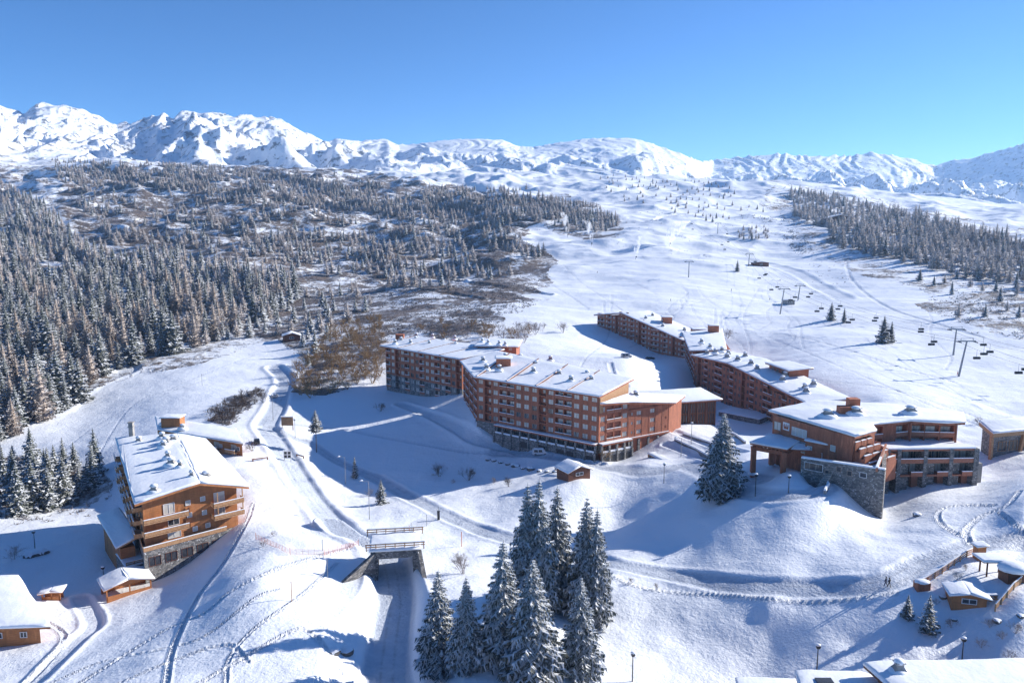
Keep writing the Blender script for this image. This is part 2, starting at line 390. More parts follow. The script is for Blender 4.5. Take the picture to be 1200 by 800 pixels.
def stone():
    m, t, b = newmat('grey_stone_masonry'); b.inputs['Roughness'].default_value = .9
    tc = N(t, 'ShaderNodeTexCoord'); mp = N(t, 'ShaderNodeMapping'); mp.inputs['Scale'].default_value = (1, 1, 1.9)
    t.links.new(tc.outputs['Object'], mp.inputs[0])
    v = N(t, 'ShaderNodeTexVoronoi'); v.inputs['Scale'].default_value = 1.5; t.links.new(mp.outputs[0], v.inputs['Vector'])
    hs = N(t, 'ShaderNodeSeparateColor'); t.links.new(v.outputs['Color'], hs.inputs[0])
    c = mixc(t, hs.outputs[0], (.10, .10, .105), (.33, .31, .29))
    v2 = N(t, 'ShaderNodeTexVoronoi', feature='DISTANCE_TO_EDGE'); v2.inputs['Scale'].default_value = 1.5; t.links.new(mp.outputs[0], v2.inputs['Vector'])
    e = ramp(t, v2.outputs['Distance'], 0, .09)
    c2 = mixc(t, e, (.12, .115, .11), c)
    n = noise(t, 3.1, 2); sn = ramp(t, n.outputs[0], .66, .70)
    t.links.new(mixc(t, sn, c2, SNOWC), b.inputs['Base Color']); bump(t, b, e, .7, .08); return m
M['stone'] = stone()
def glass():
    m, t, b = newmat('window_glass_with_curtains'); b.inputs['Roughness'].default_value = .12
    oi = N(t, 'ShaderNodeObjectInfo'); n = noise(t, 1.2, 1, sc=(2.4, 1, .3))
    s = mth(t, 'ADD', oi.outputs['Random'], mth(t, 'MULTIPLY', n.outputs[0], .7))
    t.links.new(mixc(t, ramp(t, s, .35, .95), (.04, .045, .05), (.55, .52, .47)), b.inputs['Base Color'])
    return m
M['glass'] = glass()
M['glass_dark'] = simple('dark_glass', (.035, .04, .05), (.07, .07, .075), 1, .08)
# needles and leaves carry their own colour as vertex data ("tone": 0 needles .. 1 snow; "tint": per tree)
def foliage(name, base, alt, snow, tr=.0):
    m, t, b = newmat(name); b.inputs['Roughness'].default_value = .85
    a = N(t, 'ShaderNodeAttribute', attribute_name='tone'); q = N(t, 'ShaderNodeAttribute', attribute_name='tint')
    oi = N(t, 'ShaderNodeObjectInfo'); k = mth(t, 'ADD', q.outputs['Fac'], mth(t, 'MULTIPLY', oi.outputs['Random'], .45), clamp=True)
    c = mixc(t, k, base, alt)
    t.links.new(mixc(t, ramp(t, a.outputs['Fac'], .0, 1.0), c, snow), b.inputs['Base Color']); return m
M['needles'] = foliage('snowy_needles', (.045, .058, .042), (.105, .095, .07), (.80, .82, .86))
M['larch'] = foliage('frosted_larch', (.26, .20, .155), (.46, .39, .34), (.78, .76, .77))
M['scrub'] = foliage('frosted_scrub', (.085, .06, .045), (.16, .11, .07), (.60, .59, .62))
def ground_mat():
    m, t, b = newmat('snow_ground'); b.inputs['Roughness'].default_value = .55
    tc = N(t, 'ShaderNodeTexCoord'); P = tc.outputs['Object']
    at = lambda n: N(t, 'ShaderNodeAttribute', attribute_name=n).outputs['Fac']
    scrub, road, foot, tread, rock = at('scrub'), at('road'), at('foot'), at('tread'), at('rock')
    # gentle off-whites of drifted snow
    n0 = noise(t, .02, 4, vec=P)
    snow = mixc(t, ramp(t, n0.outputs[0], .3, .7), SNOWC, (.83, .86, .915))
    nr = noise(t, .5, 5, .7, vec=P)
    snow = mixc(t, mth(t, 'MULTIPLY', road, mth(t, 'ADD', mth(t, 'MULTIPLY', nr.outputs[0], .9), .22)), snow, (.40, .45, .54))
    snow = mixc(t, mth(t, 'MULTIPLY', tread, mth(t, 'MULTIPLY', ramp(t, nr.outputs[0], .35, .6), .55)), snow, (.30, .31, .34))
    # heath and bare shrubs showing through
    n1 = noise(t, .035, 6, .68, vec=P, sc=(1, 1.0, 2.5)); n2 = noise(t, .22, 4, .7, vec=P)
    s = mth(t, 'ADD', mth(t, 'MULTIPLY', n1.outputs[0], .8), mth(t, 'MULTIPLY', n2.outputs[0], .45))
    thr = mth(t, 'SUBTRACT', .98, mth(t, 'MULTIPLY', scrub, .48))
    k = mth(t, 'MULTIPLY', mth(t, 'SUBTRACT', s, thr), 9.0, clamp=True)
    n3 = noise(t, .11, 4, .7, vec=P)
    heath = mixc(t, ramp(t, n3.outputs[0], .35, .65), (.07, .052, .045), (.15, .10, .065))
    n4 = noise(t, 1.1, 3, .8, vec=P)
    heath = mixc(t, mth(t, 'MULTIPLY', ramp(t, n4.outputs[0], .5, .7), .4), heath, (.62, .63, .67))
    c = mixc(t, mth(t, 'MULTIPLY', k, mth(t, 'GREATER_THAN', scrub, .02)), snow, heath)
    n5 = noise(t, .03, 7, .72, vec=P)
    rk = mth(t, 'MULTIPLY', rock, ramp(t, n5.outputs[0], .53, .60))
    c = mixc(t, rk, c, (.15, .155, .17))
    t.links.new(c, b.inputs['Base Color'])
    f1 = noise(t, 1.6, 6, .6, vec=P); f2 = noise(t, .09, 6, .6, vec=P)
    h = mth(t, 'ADD', mth(t, 'MULTIPLY', f1.outputs[0], mth(t, 'ADD', .14, mth(t, 'ADD', mth(t, 'MULTIPLY', road, .12), mth(t, 'MULTIPLY', foot, .5)))), mth(t, 'MULTIPLY', f2.outputs[0], .75))
    f3 = noise(t, .02, 8, .65, vec=P)
    h = mth(t, 'ADD', h, mth(t, 'MULTIPLY', mth(t, 'MULTIPLY', f3.outputs[0], rock), 7.0))
    h = mth(t, 'ADD', h, mth(t, 'MULTIPLY', k, mth(t, 'MULTIPLY', n4.outputs[0], .8)))
    bump(t, b, h, 1.0, 1.0); return m
M['ground'] = ground_mat()
# ------------------------------------------------------------------ zones of vegetation, outlined on the photograph
SCRUB = [[(90,195),(200,190),(420,200),(640,235),(720,262),(700,272),(640,268),(600,275),(650,300),(640,345),(600,355),(560,395),(460,395),(430,445),(380,462),(340,460),(350,420),(330,400),(290,395),(250,380),(200,395),(150,320),(60,240)],
         [(0,190),(250,200),(350,300),(420,390),(330,400),(250,415),(150,440),(80,480),(0,515),(-200,560),(-200,190)],
         [(900,215),(950,218),(1200,270),(1300,280),(1300,360),(1200,370),(1080,340),(1000,320),(950,290),(930,262),(890,240)],
         [(1090,350),(1200,340),(1300,350),(1300,410),(1200,400),(1150,385),(1080,362)],
         [(860,250),(950,258),(955,265),(900,262)],[(930,262),(960,300),(935,300),(915,275)],
         [(-100,545),(30,535),(110,545),(140,570),(120,600),(40,625),(-100,680)],
         [(235,490),(270,470),(310,455),(300,470),(270,500)],[(640,226),(700,238),(730,262),(715,284),(680,280),(648,272)]]
SCW = [.93, .8, .75, .85, .55, .6, .9, .9, .85]
def zone_scrub(u, v):
    s = np.zeros(np.shape(u))
    for p, wgt in zip(SCRUB, SCW): s = np.maximum(s, inpoly(u, v, p)*wgt)
    return s
na, nl = 1150, 1500
av = np.linspace(-1.0, 1.0, na); av = np.sign(av)*np.abs(av)**1.12*.98
Lv = np.linspace(0, 1, nl)
Lv = math.log(52)+(math.log(7500)-math.log(52))*(Lv**1.0)
LL, AA = np.meshgrid(Lv, av, indexing='ij'); YY = np.exp(LL); XX = AA*YY
zz, road, foot, tread = terrain(XX, YY, True)
gx, gy, gz = XX.ravel(), YY.ravel(), zz
me = bpy.data.meshes.new('snow_ground')
me.vertices.add(len(gx)); me.vertices.foreach_set('co', np.stack([gx, gy, gz], 1).ravel())
ii = (np.arange(nl-1)[:, None]*na+np.arange(na-1)[None]).ravel()
quads = np.stack([ii, ii+1, ii+na+1, ii+na], 1).astype(np.int32)
me.loops.add(quads.size); me.loops.foreach_set('vertex_index', quads.ravel())
me.polygons.add(len(quads)); me.polygons.foreach_set('loop_start', np.arange(len(quads), dtype=np.int32)*4)
me.polygons.foreach_set('use_smooth', np.ones(len(quads), bool)); me.update()
uu, vv = proj(gx, gy, gz)
jit = fbm(gx/60, gy/60, 4)*26
sc_ = zone_scrub(uu+jit, vv+jit*.5)*sst(190, 230, gy)
sc_ = sc_*(gy < 2300)
Z2 = gz.reshape(nl, na)
dzx = np.gradient(Z2, axis=1)/np.maximum(1e-6, np.gradient(XX, axis=1)); dzy = np.gradient(Z2, axis=0)/np.gradient(YY, axis=0)
slope = np.hypot(dzx, dzy).ravel()
rock = sst(1500, 2400, gy)*np.maximum(.35+.65*sst(.3, .8, slope), .95*sst(800, 850, uu)*sst(3300, 3900, gy))  # far right range: rock tone on every slope also stands in for blue shade
for nme, arr in (('scrub', sc_), ('road', road), ('foot', foot), ('tread', tread), ('rock', rock)):
    a_ = me.attributes.new(nme, 'FLOAT', 'POINT'); a_.data.foreach_set('value', arr.astype(np.float32))
go = bpy.data.objects.new('terrain', me); C.objects.link(go); go['kind'] = 'structure'; me.materials.append(M['ground'])
# ------------------------------------------------------------------ mesh helpers
class MB:
    """collects faces in world space; build() links them as ONE mesh object"""
    def __init__(s): s.v = []; s.f = []; s.m = []
    def face(s, pts, m=0):
        i = len(s.v); s.v += [tuple(p) for p in pts]; s.f.append(tuple(range(i, i+len(pts)))); s.m.append(m)
    def ob(s, o, a, b, c, m=0):
        """box from corner o along the three edge vectors"""
        o, a, b, c = map(Vector, (o, a, b, c)); i = len(s.v)
        s.v += [tuple(p) for p in (o, o+a, o+a+b, o+b, o+c, o+a+c, o+a+b+c, o+b+c)]
        fs = [(0,3,2,1),(4,5,6,7),(0,1,5,4),(1,2,6,5),(2,3,7,6),(3,0,4,7)]
        if a.cross(b).dot(c) < 0: fs = [q[::-1] for q in fs]
        s.f += [tuple(i+k for k in q) for q in fs]; s.m += [m]*6
    def box(s, cx, cy, cz, sx, sy, sz, m=0): s.ob((cx-sx/2, cy-sy/2, cz-sz/2), (sx,0,0), (0,sy,0), (0,0,sz), m)
    def loft(s, rings, m=0, cap=True):
        """rings of equal length, bottom to top"""
        i = len(s.v); n = len(rings[0])
        for r in rings: s.v += [tuple(p) for p in r]
        for k in range(len(rings)-1):
            for j in range(n):
                a = i+k*n+j; b = i+k*n+(j+1) % n; s.f.append((a, b, b+n, a+n)); s.m.append(m)
        if cap:
            s.f.append(tuple(i+j for j in range(n))[::-1]); s.f.append(tuple(i+(len(rings)-1)*n+j for j in range(n))); s.m += [m, m]
    def tube(s, a, b, r0, r1=None, n=6, m=0):
        a, b = Vector(a), Vector(b); r1 = r0 if r1 is None else r1; d = (b-a)
        if d.length < 1e-6: return
        d.normalize(); p = d.orthogonal().normalized(); q = d.cross(p)
        s.loft([[c+(p*math.cos(2*math.pi*k/n)+q*math.sin(2*math.pi*k/n))*r for k in range(n)] for c, r in ((a, r0), (b, r1))], m)
    def blob(s, c, rx, ry, rz, m=0, n=8, k=5, flat=0.0):
        """rounded mound"""
        c = Vector(c); rings = []
        for j in range(k+1):
            t = -math.pi/2*(1-flat)+(math.pi/2*(1-flat)+math.pi/2*.94)*j/k
            rings.append([c+Vector((rx*math.cos(t)*math.cos(2*math.pi*i/n), ry*math.cos(t)*math.sin(2*math.pi*i/n), rz*math.sin(t))) for i in range(n)])
        s.loft(rings, m)
    def build(s, name, mats, parent=None, loc=None, smooth=False):
        if not isinstance(mats, (list, tuple)): mats = [mats]
        off = Vector(loc) if loc is not None else (parent['_o'] if parent is not None and '_o' in parent.keys() else None)
        me = bpy.data.meshes.new(name)
        if off is None: off = Vector((0, 0, 0))
        off = Vector(off)
        me.from_pydata([(v[0]-off.x, v[1]-off.y, v[2]-off.z) for v in s.v], [], s.f)
        for m_ in mats: me.materials.append(m_)
        if len(mats) > 1: me.polygons.foreach_set('material_index', s.m)
        if smooth: me.polygons.foreach_set('use_smooth', [True]*len(s.f))
        me.update()
        o = bpy.data.objects.new(name, me); C.objects.link(o)
        if parent is not None: o.parent = parent
        elif loc is not None: o.location = off
        return o
ORG = {}
def tag(o, label=None, cat=None, group=None, kind=None):
    if label: o['label'] = label
    if cat: o['category'] = cat
    if group: o['group'] = group
    if kind: o['kind'] = kind
    return o
def thing(name, label, cat, loc, group=None):
    o = bpy.data.objects.new(name, None); C.objects.link(o); o.location = loc; o.empty_display_size = .5
    ORG[o.name] = Vector(loc); return tag(o, label, cat, group)
def part(mb, name, mats, root, smooth=False, off=None):
    """mesh collected in world space -> child of root (root sits unrotated); sub-parts pass the same offset"""
    o = Vector(off) if off is not None else ORG[root.name]
    mb2 = mb; me_o = mb2.build(name, mats, None, loc=o, smooth=smooth); me_o.location = (0, 0, 0); me_o.parent = root
    ORG[me_o.name] = o; return me_o
def copy_tree(o, parent=None):
    c = o.copy(); C.objects.link(c); c.parent = parent
    for ch in list(o.children): copy_tree(ch, c)
    return c
def poly_len(P): return sum((P[i]-P[(i+1) % len(P)]).length for i in range(len(P)))
def ccw(P):
    a = sum(P[i].x*P[(i+1) % len(P)].y-P[(i+1) % len(P)].x*P[i].y for i in range(len(P)))
    return list(P) if a > 0 else list(P)[::-1]
def inset(P, d):
    """move every edge of a polygon (counter-clockwise, xy) inwards by d (negative: outwards)"""
    n = len(P); o = []
    for i in range(n):
        a, b, c = P[i-1], P[i], P[(i+1) % n]
        e1 = Vector((b.x-a.x, b.y-a.y)).normalized(); e2 = Vector((c.x-b.x, c.y-b.y)).normalized()
        n1 = Vector((-e1.y, e1.x)); n2 = Vector((-e2.y, e2.x)); k = n1+n2
        dd = k.dot(n1); k = k/(dd if abs(dd) > .35 else .35)
        o.append(Vector((b.x+k.x*d, b.y+k.y*d, b.z)))
    return o
from mathutils.geometry import tessellate_polygon
def slab(mb, P, dz, m=0):
    """flat-ish slab under polygon P (top surface), tessellated so that it may be bent or concave"""
    P = ccw([Vector(p) for p in P]); n = len(P); i = len(mb.v)
    mb.v += [tuple(p) for p in P]+[(p.x, p.y, p.z-dz) for p in P]
    for t in tessellate_polygon([P]):
        a, b, c = t
        if (P[b]-P[a]).cross(P[c]-P[a]).z < 0: a, b, c = a, c, b
        mb.f.append((i+a, i+b, i+c)); mb.f.append((i+n+a, i+n+c, i+n+b)); mb.m += [m, m]
    for k in range(n):
        l = (k+1) % n; mb.f.append((i+n+k, i+n+l, i+l, i+k)); mb.m.append(m)
def snow_slab(mb, P, h=.5, m=0, lift=0.0):
    """soft-edged snow blanket lying on polygon P"""
    P = ccw([Vector(p) for p in P]); D = []; rg = random.Random(int(abs(P[0].x*13+P[0].y*7)))
    for i in range(len(P)):      # more points along the eaves, so that the edge can wander
        a, b = P[i], P[(i+1) % len(P)]; k = max(1, min(14, round((b-a).length/2.2)))
        for j in range(k): D.append(a.lerp(b, j/k))
    P = D; jz = [rg.uniform(-.16, .14)*h for _ in P]; js = [rg.uniform(-.10, .12)*min(1, h*2) for _ in P]; up0 = lambda Q, z: [Vector((q.x, q.y, q.z+z+lift)) for q in Q]
    up = lambda Q, z: [Vector((q.x, q.y, q.z+z+(jz[i] if z > 0 else 0)+lift)) for i, q in enumerate(Q)]
    sh_ = lambda Q: [Vector((q.x+(q.x-c_.x)*js[i]/max(4, (q-c_).length), q.y+(q.y-c_.y)*js[i]/max(4, (q-c_).length), q.z)) for i, q in enumerate(Q)]
    c_ = sum(P, Vector((0, 0, 0)))/len(P)
    rings = [up(inset(P, -.02), 0), up(sh_(inset(P, -.14)), h*.45), up(sh_(inset(P, -.02)), h*.85), up(sh_(inset(P, .3)), h)]
    n = len(P); i = len(mb.v)
    for r in rings: mb.v += [tuple(p) for p in r]
    for k in range(3):
        for j in range(n):
            a = i+k*n+j; b = i+k*n+(j+1) % n; mb.f.append((a, b, b+n, a+n)); mb.m.append(m)
    T = rings[-1]
    for t in tessellate_polygon([T]):
        a, b, c = t
        if (T[b]-T[a]).cross(T[c]-T[a]).z < 0: a, b, c = a, c, b
        mb.f.append((i+3*n+a, i+3*n+b, i+3*n+c)); mb.m.append(m)
    B_ = rings[0]
    for t in tessellate_polygon([B_]):
        a, b, c = t
        if (B_[b]-B_[a]).cross(B_[c]-B_[a]).z > 0: a, b, c = a, c, b
        mb.f.append((i+a, i+b, i+c)); mb.m.append(m)
def np_mesh(name, V, Fq, tone=None, tint=None, mats=(), mat_idx=None):
    """V (n,3), Fq list of quads (k,4) – triangles repeat no vertex but are given separately as (k,3)"""
    me = bpy.data.meshes.new(name)
    quads, tris = Fq
    me.vertices.add(len(V)); me.vertices.foreach_set('co', np.asarray(V, np.float32).ravel())
    nl_ = quads.size+tris.size; me.loops.add(nl_)
    me.loops.foreach_set('vertex_index', np.concatenate([quads.ravel(), tris.ravel()]).astype(np.int32))
    me.polygons.add(len(quads)+len(tris))
    ls = np.concatenate([np.arange(len(quads))*4, quads.size+np.arange(len(tris))*3]).astype(np.int32)
    me.polygons.foreach_set('loop_start', ls); me.update()
    if tone is not None:
        a = me.attributes.new('tone', 'FLOAT', 'FACE'); a.data.foreach_set('value', np.asarray(tone, np.float32))
    if tint is not None:
        a = me.attributes.new('tint', 'FLOAT', 'FACE'); a.data.foreach_set('value', np.asarray(tint, np.float32))
    for m_ in mats: me.materials.append(m_)
    return me
# ------------------------------------------------------------------ trees
def conifer(h, r, whorls, nbr, nseg, seed, snow=.6, base=.06, lift=0.0, thin=1.0, top_pow=.8, core=.8):
    """crown of drooping boughs: green sprays with snow lying on top. Returns V, quads, tris, tone(quads), tone(tris)"""
    rg = np.random.default_rng(seed); V = []; Q = []; T = []; tq = []; tt = []
    for wv in range(whorls):
        f = (wv+rg.uniform(-.3, .3))/whorls; z0 = h*(base+(1-base)*f)
        L0 = r*((1-f)**top_pow)*(1 if f > .12 else .75+2*f)+.04*r
        nb = max(3, int(nbr*(1-.45*f))); ph = rg.uniform(0, 6.3)
        for b in range(nb):
            az = ph+2*math.pi*b/nb+rg.uniform(-.3, .3); L = L0*rg.uniform(.62, 1.18)
            ca, sa = math.cos(az), math.sin(az); up = rg.uniform(-.1, .12)
            pr = []
            for j in range(nseg+1):
                s = j/nseg; rr = L*s; zz_ = z0+L*((lift+up-.42)*s+.22*s*s)+ .10*h/whorls
                pr.append((rr, zz_))
            for j in range(nseg):
                s = (j+.5)/nseg; wd = thin*L*(.34*(1-s)+.16)*rg.uniform(.7, 1.25)+.05
                (r0, a0), (r1, a1) = pr[j], pr[j+1]
                p0 = (r0*ca, r0*sa, a0); p1 = (r1*ca, r1*sa, a1)
                i = len(V); dr = wd*.55; rm = r0+(r1-r0)*rg.uniform(.5, 1.2)
                zdn = min(a0, a1)-dr*rg.uniform(.35, .9)
                if nseg > 4:      # two needle sprays a side, pointing outwards
                    for sd in (-1, 1):
                        for q_ in (0, .5):
                            i = len(V); ra = r0+(r1-r0)*q_; rb = r0+(r1-r0)*(q_+.55); re = rb+wd*rg.uniform(.1, .7); w2 = wd*rg.uniform(.6, 1.2); dz = a0+(a1-a0)*q_
                            V += [(ra*ca, ra*sa, dz+.02), (rb*ca, rb*sa, dz+(a1-a0)*.5+.02), (re*ca-sa*w2*sd, re*sa+ca*w2*sd, dz-w2*rg.uniform(.25, .75))]
                            T.append((i, i+1, i+2)); tt.append(rg.uniform(.75, 1) if rg.random() < snow*.62 else rg.uniform(0, .34))
                else:
                    V += [p0, p1, (rm*ca-sa*wd, rm*sa+ca*wd, zdn), (rm*ca+sa*wd, rm*sa-ca*wd, zdn)]
                    T += [(i, i+2, i+1), (i, i+1, i+3)]; g = rg.uniform(.05, .5) if nseg > 1 else rg.uniform(.12, .62)
                    tt += [g+(rg.random() < snow*.4)*.5, g+(rg.random() < snow*.4)*.5]
                if nseg > 2:   # hanging twiglets
                    i = len(V); hw = wd*.5; V += [p0, p1, (rm*ca+rg.uniform(-hw, hw), rm*sa+rg.uniform(-hw, hw), zdn-dr*.8)]; T.append((i, i+1, i+2)); tt.append(rg.uniform(0, .15))
                if rg.random() < snow:
                    i = len(V); q = wd*(rg.uniform(.2, .4) if nseg > 4 else rg.uniform(.35, .65)); l = .05+.02*L
                    V += [(r0*ca-sa*q*.8, r0*sa+ca*q*.8, a0+l-q*.35), (r1*ca-sa*q*.5, r1*sa+ca*q*.5, a1+l-q*.3), (r1*ca*1.02, r1*sa*1.02, a1+l), (r0*ca, r0*sa, a0+l),
                          (r0*ca+sa*q*.8, r0*sa-ca*q*.8, a0+l-q*.35), (r1*ca+sa*q*.5, r1*sa-ca*q*.5, a1+l-q*.3)]
                    Q += [(i, i+1, i+2, i+3), (i+3, i+2, i+5, i+4)]; t_ = rg.uniform(.65, 1); tq += [t_, t_]
    if core > 0:
        for (za, zb_, ra, rb) in ((.04, .35, .5, .42), (.35, .7, .42, .22), (.7, .98, .22, .02)):
            i = len(V); m_ = 7
            for z_, q_ in ((za, ra), (zb_, rb)):
                for k in range(m_): an = 2*math.pi*k/m_; e = q_*core*r*rg.uniform(.8, 1.2); V.append((math.cos(an)*e, math.sin(an)*e, z_*h))
            for k in range(m_): Q.append((i+k, i+(k+1) % m_, i+m_+(k+1) % m_, i+m_+k)); tq.append(rg.uniform(0, .2))
    # leader
    i = len(V); V += [(-.03*r, 0, h*.93), (.03*r, 0, h*.93), (0, 0, h*1.03)]; T.append((i, i+1, i+2)); tt.append(.3)
    return np.array(V), np.array(Q, int).reshape(-1, 4), np.array(T, int), np.array(tq), np.array(tt)
def bare(h, r, stems, seed, wid=.05, up=.9, lean=.5, frost=.3, depth=3, kids=4, trunk=0.0):
    """leafless shrub or tree: forking thin twigs"""
    rg = np.random.default_rng(seed); V = []; Q = []; tq = []
    def seg(a, b, w0, w1):
        d = b-a; L = np.linalg.norm(d)+1e-9; d = d/L
        p = np.cross(d, rg.normal(size=3)); p /= np.linalg.norm(p)+1e-9; q = np.cross(d, p)
        for e in (p, q):
            i = len(V); V.extend([a-e*w0, a+e*w0, b+e*w1, b-e*w1]); Q.append((i, i+1, i+2, i+3)); tq.append(min(1, max(0, rg.normal(frost, .25))))
    def grow(a, d, L, w0, k):
        b = a+d*L; seg(a, b, w0, w0*.6)
        if k == 0: return
        for c in range(kids):
            e = d+rg.normal(size=3)*.5; e[2] += .12; e /= np.linalg.norm(e)
            grow(a+d*L*rg.uniform(.45, 1), e, L*rg.uniform(.5, .8), w0*.58, k-1)
    for s_ in range(stems):
        az = rg.uniform(0, 6.3); t = rg.uniform(0, 1)**.6*lean; d = np.array([math.cos(az)*t*r/h*2, math.sin(az)*t*r/h*2, up]); d /= np.linalg.norm(d)
        o = np.array([math.cos(az)*r*.12*rg.random(), math.sin(az)*r*.12*rg.random(), trunk*h-.1])
        grow(o, d, h*(1-trunk)*rg.uniform(.35, .5), wid, depth)
    if trunk > 0: seg(np.array([0, 0, -.3]), np.array([0, 0, trunk*h+.1]), wid*1.8, wid*1.3)
    return np.array(V), np.array(Q, int), np.zeros((0, 3), int), np.array(tq), np.zeros(0)
def crown_mesh(name, pr, mat):
    V, Q, T, tq, tt = pr
    return np_mesh(name, V, (Q, T), np.concatenate([tq, tt]), np.zeros(len(Q)+len(T)), [mat])
def trunk_mesh(h, rad, ext=1.2):
    mb = MB(); mb.tube((0, 0, -ext), (0, 0, h*.35), rad, rad*.7, 7); mb.tube((0, 0, h*.35), (0, 0, h*.96), rad*.7, rad*.08, 6)
    me = bpy.data.meshes.new('trunk'); me.from_pydata(mb.v, [], mb.f); me.materials.append(M['bark']); return me
PROTO = {}
def proto(key, pr, mat, h, rad, crown='crown'):
    PROTO[key] = (crown_mesh(key+'_crown', pr, mat), trunk_mesh(h, rad), h, pr)
for k in range(3): proto('hero%d' % k, conifer(10, 2.7, 46, 14, 6, 50+k, .74+.05*k, thin=.85, core=.45), M['needles'], 10, .22)
for k in range(4): proto('spruce%d' % k, conifer(10, 2.3+.25*k, 22, 9, 3, 10+k, .6), M['needles'], 10, .17)
for k in range(3): proto('larch%d' % k, conifer(10, 2.6, 20, 9, 3, 30+k, .5, thin=.9, lift=.3), M['larch'], 10, .14)
FARP = [conifer(10, 2.7, 15, 8, 1, 70+k, .72, thin=1.2, core=.9) for k in range(4)]
FARL = [conifer(10, 2.9, 15, 8, 1, 80+k, .75, thin=1.0, core=.6, lift=.3) for k in range(4)]
def plant(kind, key, p, h, label, cat='tree', group=None, rz=None, wide=1.0, name=None):
    cm, tm, ph, _ = PROTO[key]; root = thing(name or kind, label, cat, p, group)
    root.rotation_euler = (0, 0, random.uniform(0, 6.28) if rz is None else rz); s = h/ph; root.scale = (s*wide, s*wide, s)
    for nm, me in (('trunk', tm), ('crown', cm)):
        o = bpy.data.objects.new(nm, me); C.objects.link(o); o.parent = root
    return root
def bake(name, protos, pos, hs, mats, tints, wide=None):
    """many small far plants merged into one mesh"""
    Vs = []; Qs = []; Ts = []; a1 = []; a2 = []; b1 = []; b2 = []; off = 0; rg = np.random.default_rng(5)
    for i, p in enumerate(pos):
        V, Q, T, tq, tt = protos[i % len(protos)]; an = rg.uniform(0, 6.3); c, s = math.cos(an), math.sin(an); k = hs[i]/10.0
        kw = k*(wide[i] if wide is not None else rg.uniform(.8, 1.15))
        W = np.stack([(V[:, 0]*c-V[:, 1]*s)*kw+p[0], (V[:, 0]*s+V[:, 1]*c)*kw+p[1], V[:, 2]*k+p[2]], 1)
        Vs.append(W); Qs.append(Q+off); Ts.append(T+off); off += len(V)
        a1.append(tq); a2.append(tt); b1.append(np.full(len(Q), tints[i])); b2.append(np.full(len(T), tints[i]))
    me = np_mesh(name, np.concatenate(Vs), (np.concatenate(Qs), np.concatenate(Ts)), np.concatenate(a1+a2), np.concatenate(b1+b2), [mats])
    o = bpy.data.objects.new(name, me); C.objects.link(o); return o
def scatter(poly, hm, fx, fy, n, seed, noise_thr=None, ns=60.0):
    """darts thrown inside an outline on the photograph, spaced by the size trees have there; returns world points"""
    rg = np.random.default_rng(seed); poly = np.asarray(poly, float)
    lo, hi = poly.min(0), poly.max(0)
    uv = rg.uniform(lo, hi, (n*6, 2)); uv = uv[inpoly(uv[:, 0], uv[:, 1], poly)]
    W = _rough_hit(uv); ok = ~np.isnan(W[:, 0]); W = W[ok]; uv = uv[ok]
    if noise_thr is not None:
        k = fbm(W[:, 0]/ns, W[:, 1]/ns, 3) > noise_thr; W = W[k]; uv = uv[k]
    dep = np.hypot(W[:, 1], CZ-W[:, 2]); sz = F*hm/dep
    keep = []; U = np.zeros((0, 2)); S = []
    ku = np.empty((n, 2)); c = 0
    for i in range(len(uv)):
        if c >= n: break
        if c:
            d = (ku[:c]-uv[i])/np.array([fx*sz[i], fy*sz[i]])
            if (np.einsum('ij,ij->i', d, d) < 1).any(): continue
        ku[c] = uv[i]; c += 1; keep.append(i)
    return W[keep]
# ------------------------------------------------------------------ buildings
WIN_CACHE = {}
def window_meshes(w, h, divs, glass='glass', fr='frame'):
    k = (round(w, 1), round(h, 1), divs, glass, fr)
    if k not in WIN_CACHE:
        w, h = k[0], k[1]
        g = MB(); g.ob((-w/2, 0, 0), (w, 0, 0), (0, .04, 0), (0, 0, h)); a = bpy.data.meshes.new('window'); a.from_pydata(g.v, [], g.f); a.materials.append(M[glass])
        f = MB(); t = .09
        f.ob((-w/2-t, -.07, h), (w+2*t, 0, 0), (0, .12, 0), (0, 0, t)); f.ob((-w/2-t, -.07, -t), (w+2*t, 0, 0), (0, .12, 0), (0, 0, t))
        for s in (-w/2-t, w/2): f.ob((s, -.07, 0), (t, 0, 0), (0, .12, 0), (0, 0, h))
        for d in range(1, divs): f.ob((-w/2+w*d/divs-t/2, -.06, 0), (t, 0, 0), (0, .1, 0), (0, 0, h))
        b = bpy.data.meshes.new('frame'); b.from_pydata(f.v, [], f.f); b.materials.append(M[fr])
        WIN_CACHE[k] = (a, b)
    return WIN_CACHE[k]
WCOUNT = {}
def put_window(root, c, d, w, h, divs=2, glass='glass', fr='frame'):
    """c: centre of the sill line (world), d: unit vector along the wall, left to right seen from outside"""
    n = WCOUNT.get(root.name, 0); WCOUNT[root.name] = n+1
    a, b = window_meshes(w, h, divs, glass, fr); rz = math.atan2(d.y, d.x); o_ = ORG[root.name]
    if n >= 100:
        EXTRA.setdefault(root.name, []).append((a, b, Vector(c)-o_, rz)); return
    wo = bpy.data.objects.new('window', a); C.objects.link(wo); wo.parent = root; wo.location = Vector(c)-o_; wo.rotation_euler = (0, 0, rz)
    fo = bpy.data.objects.new('frame', b); C.objects.link(fo); fo.parent = wo
EXTRA = {}
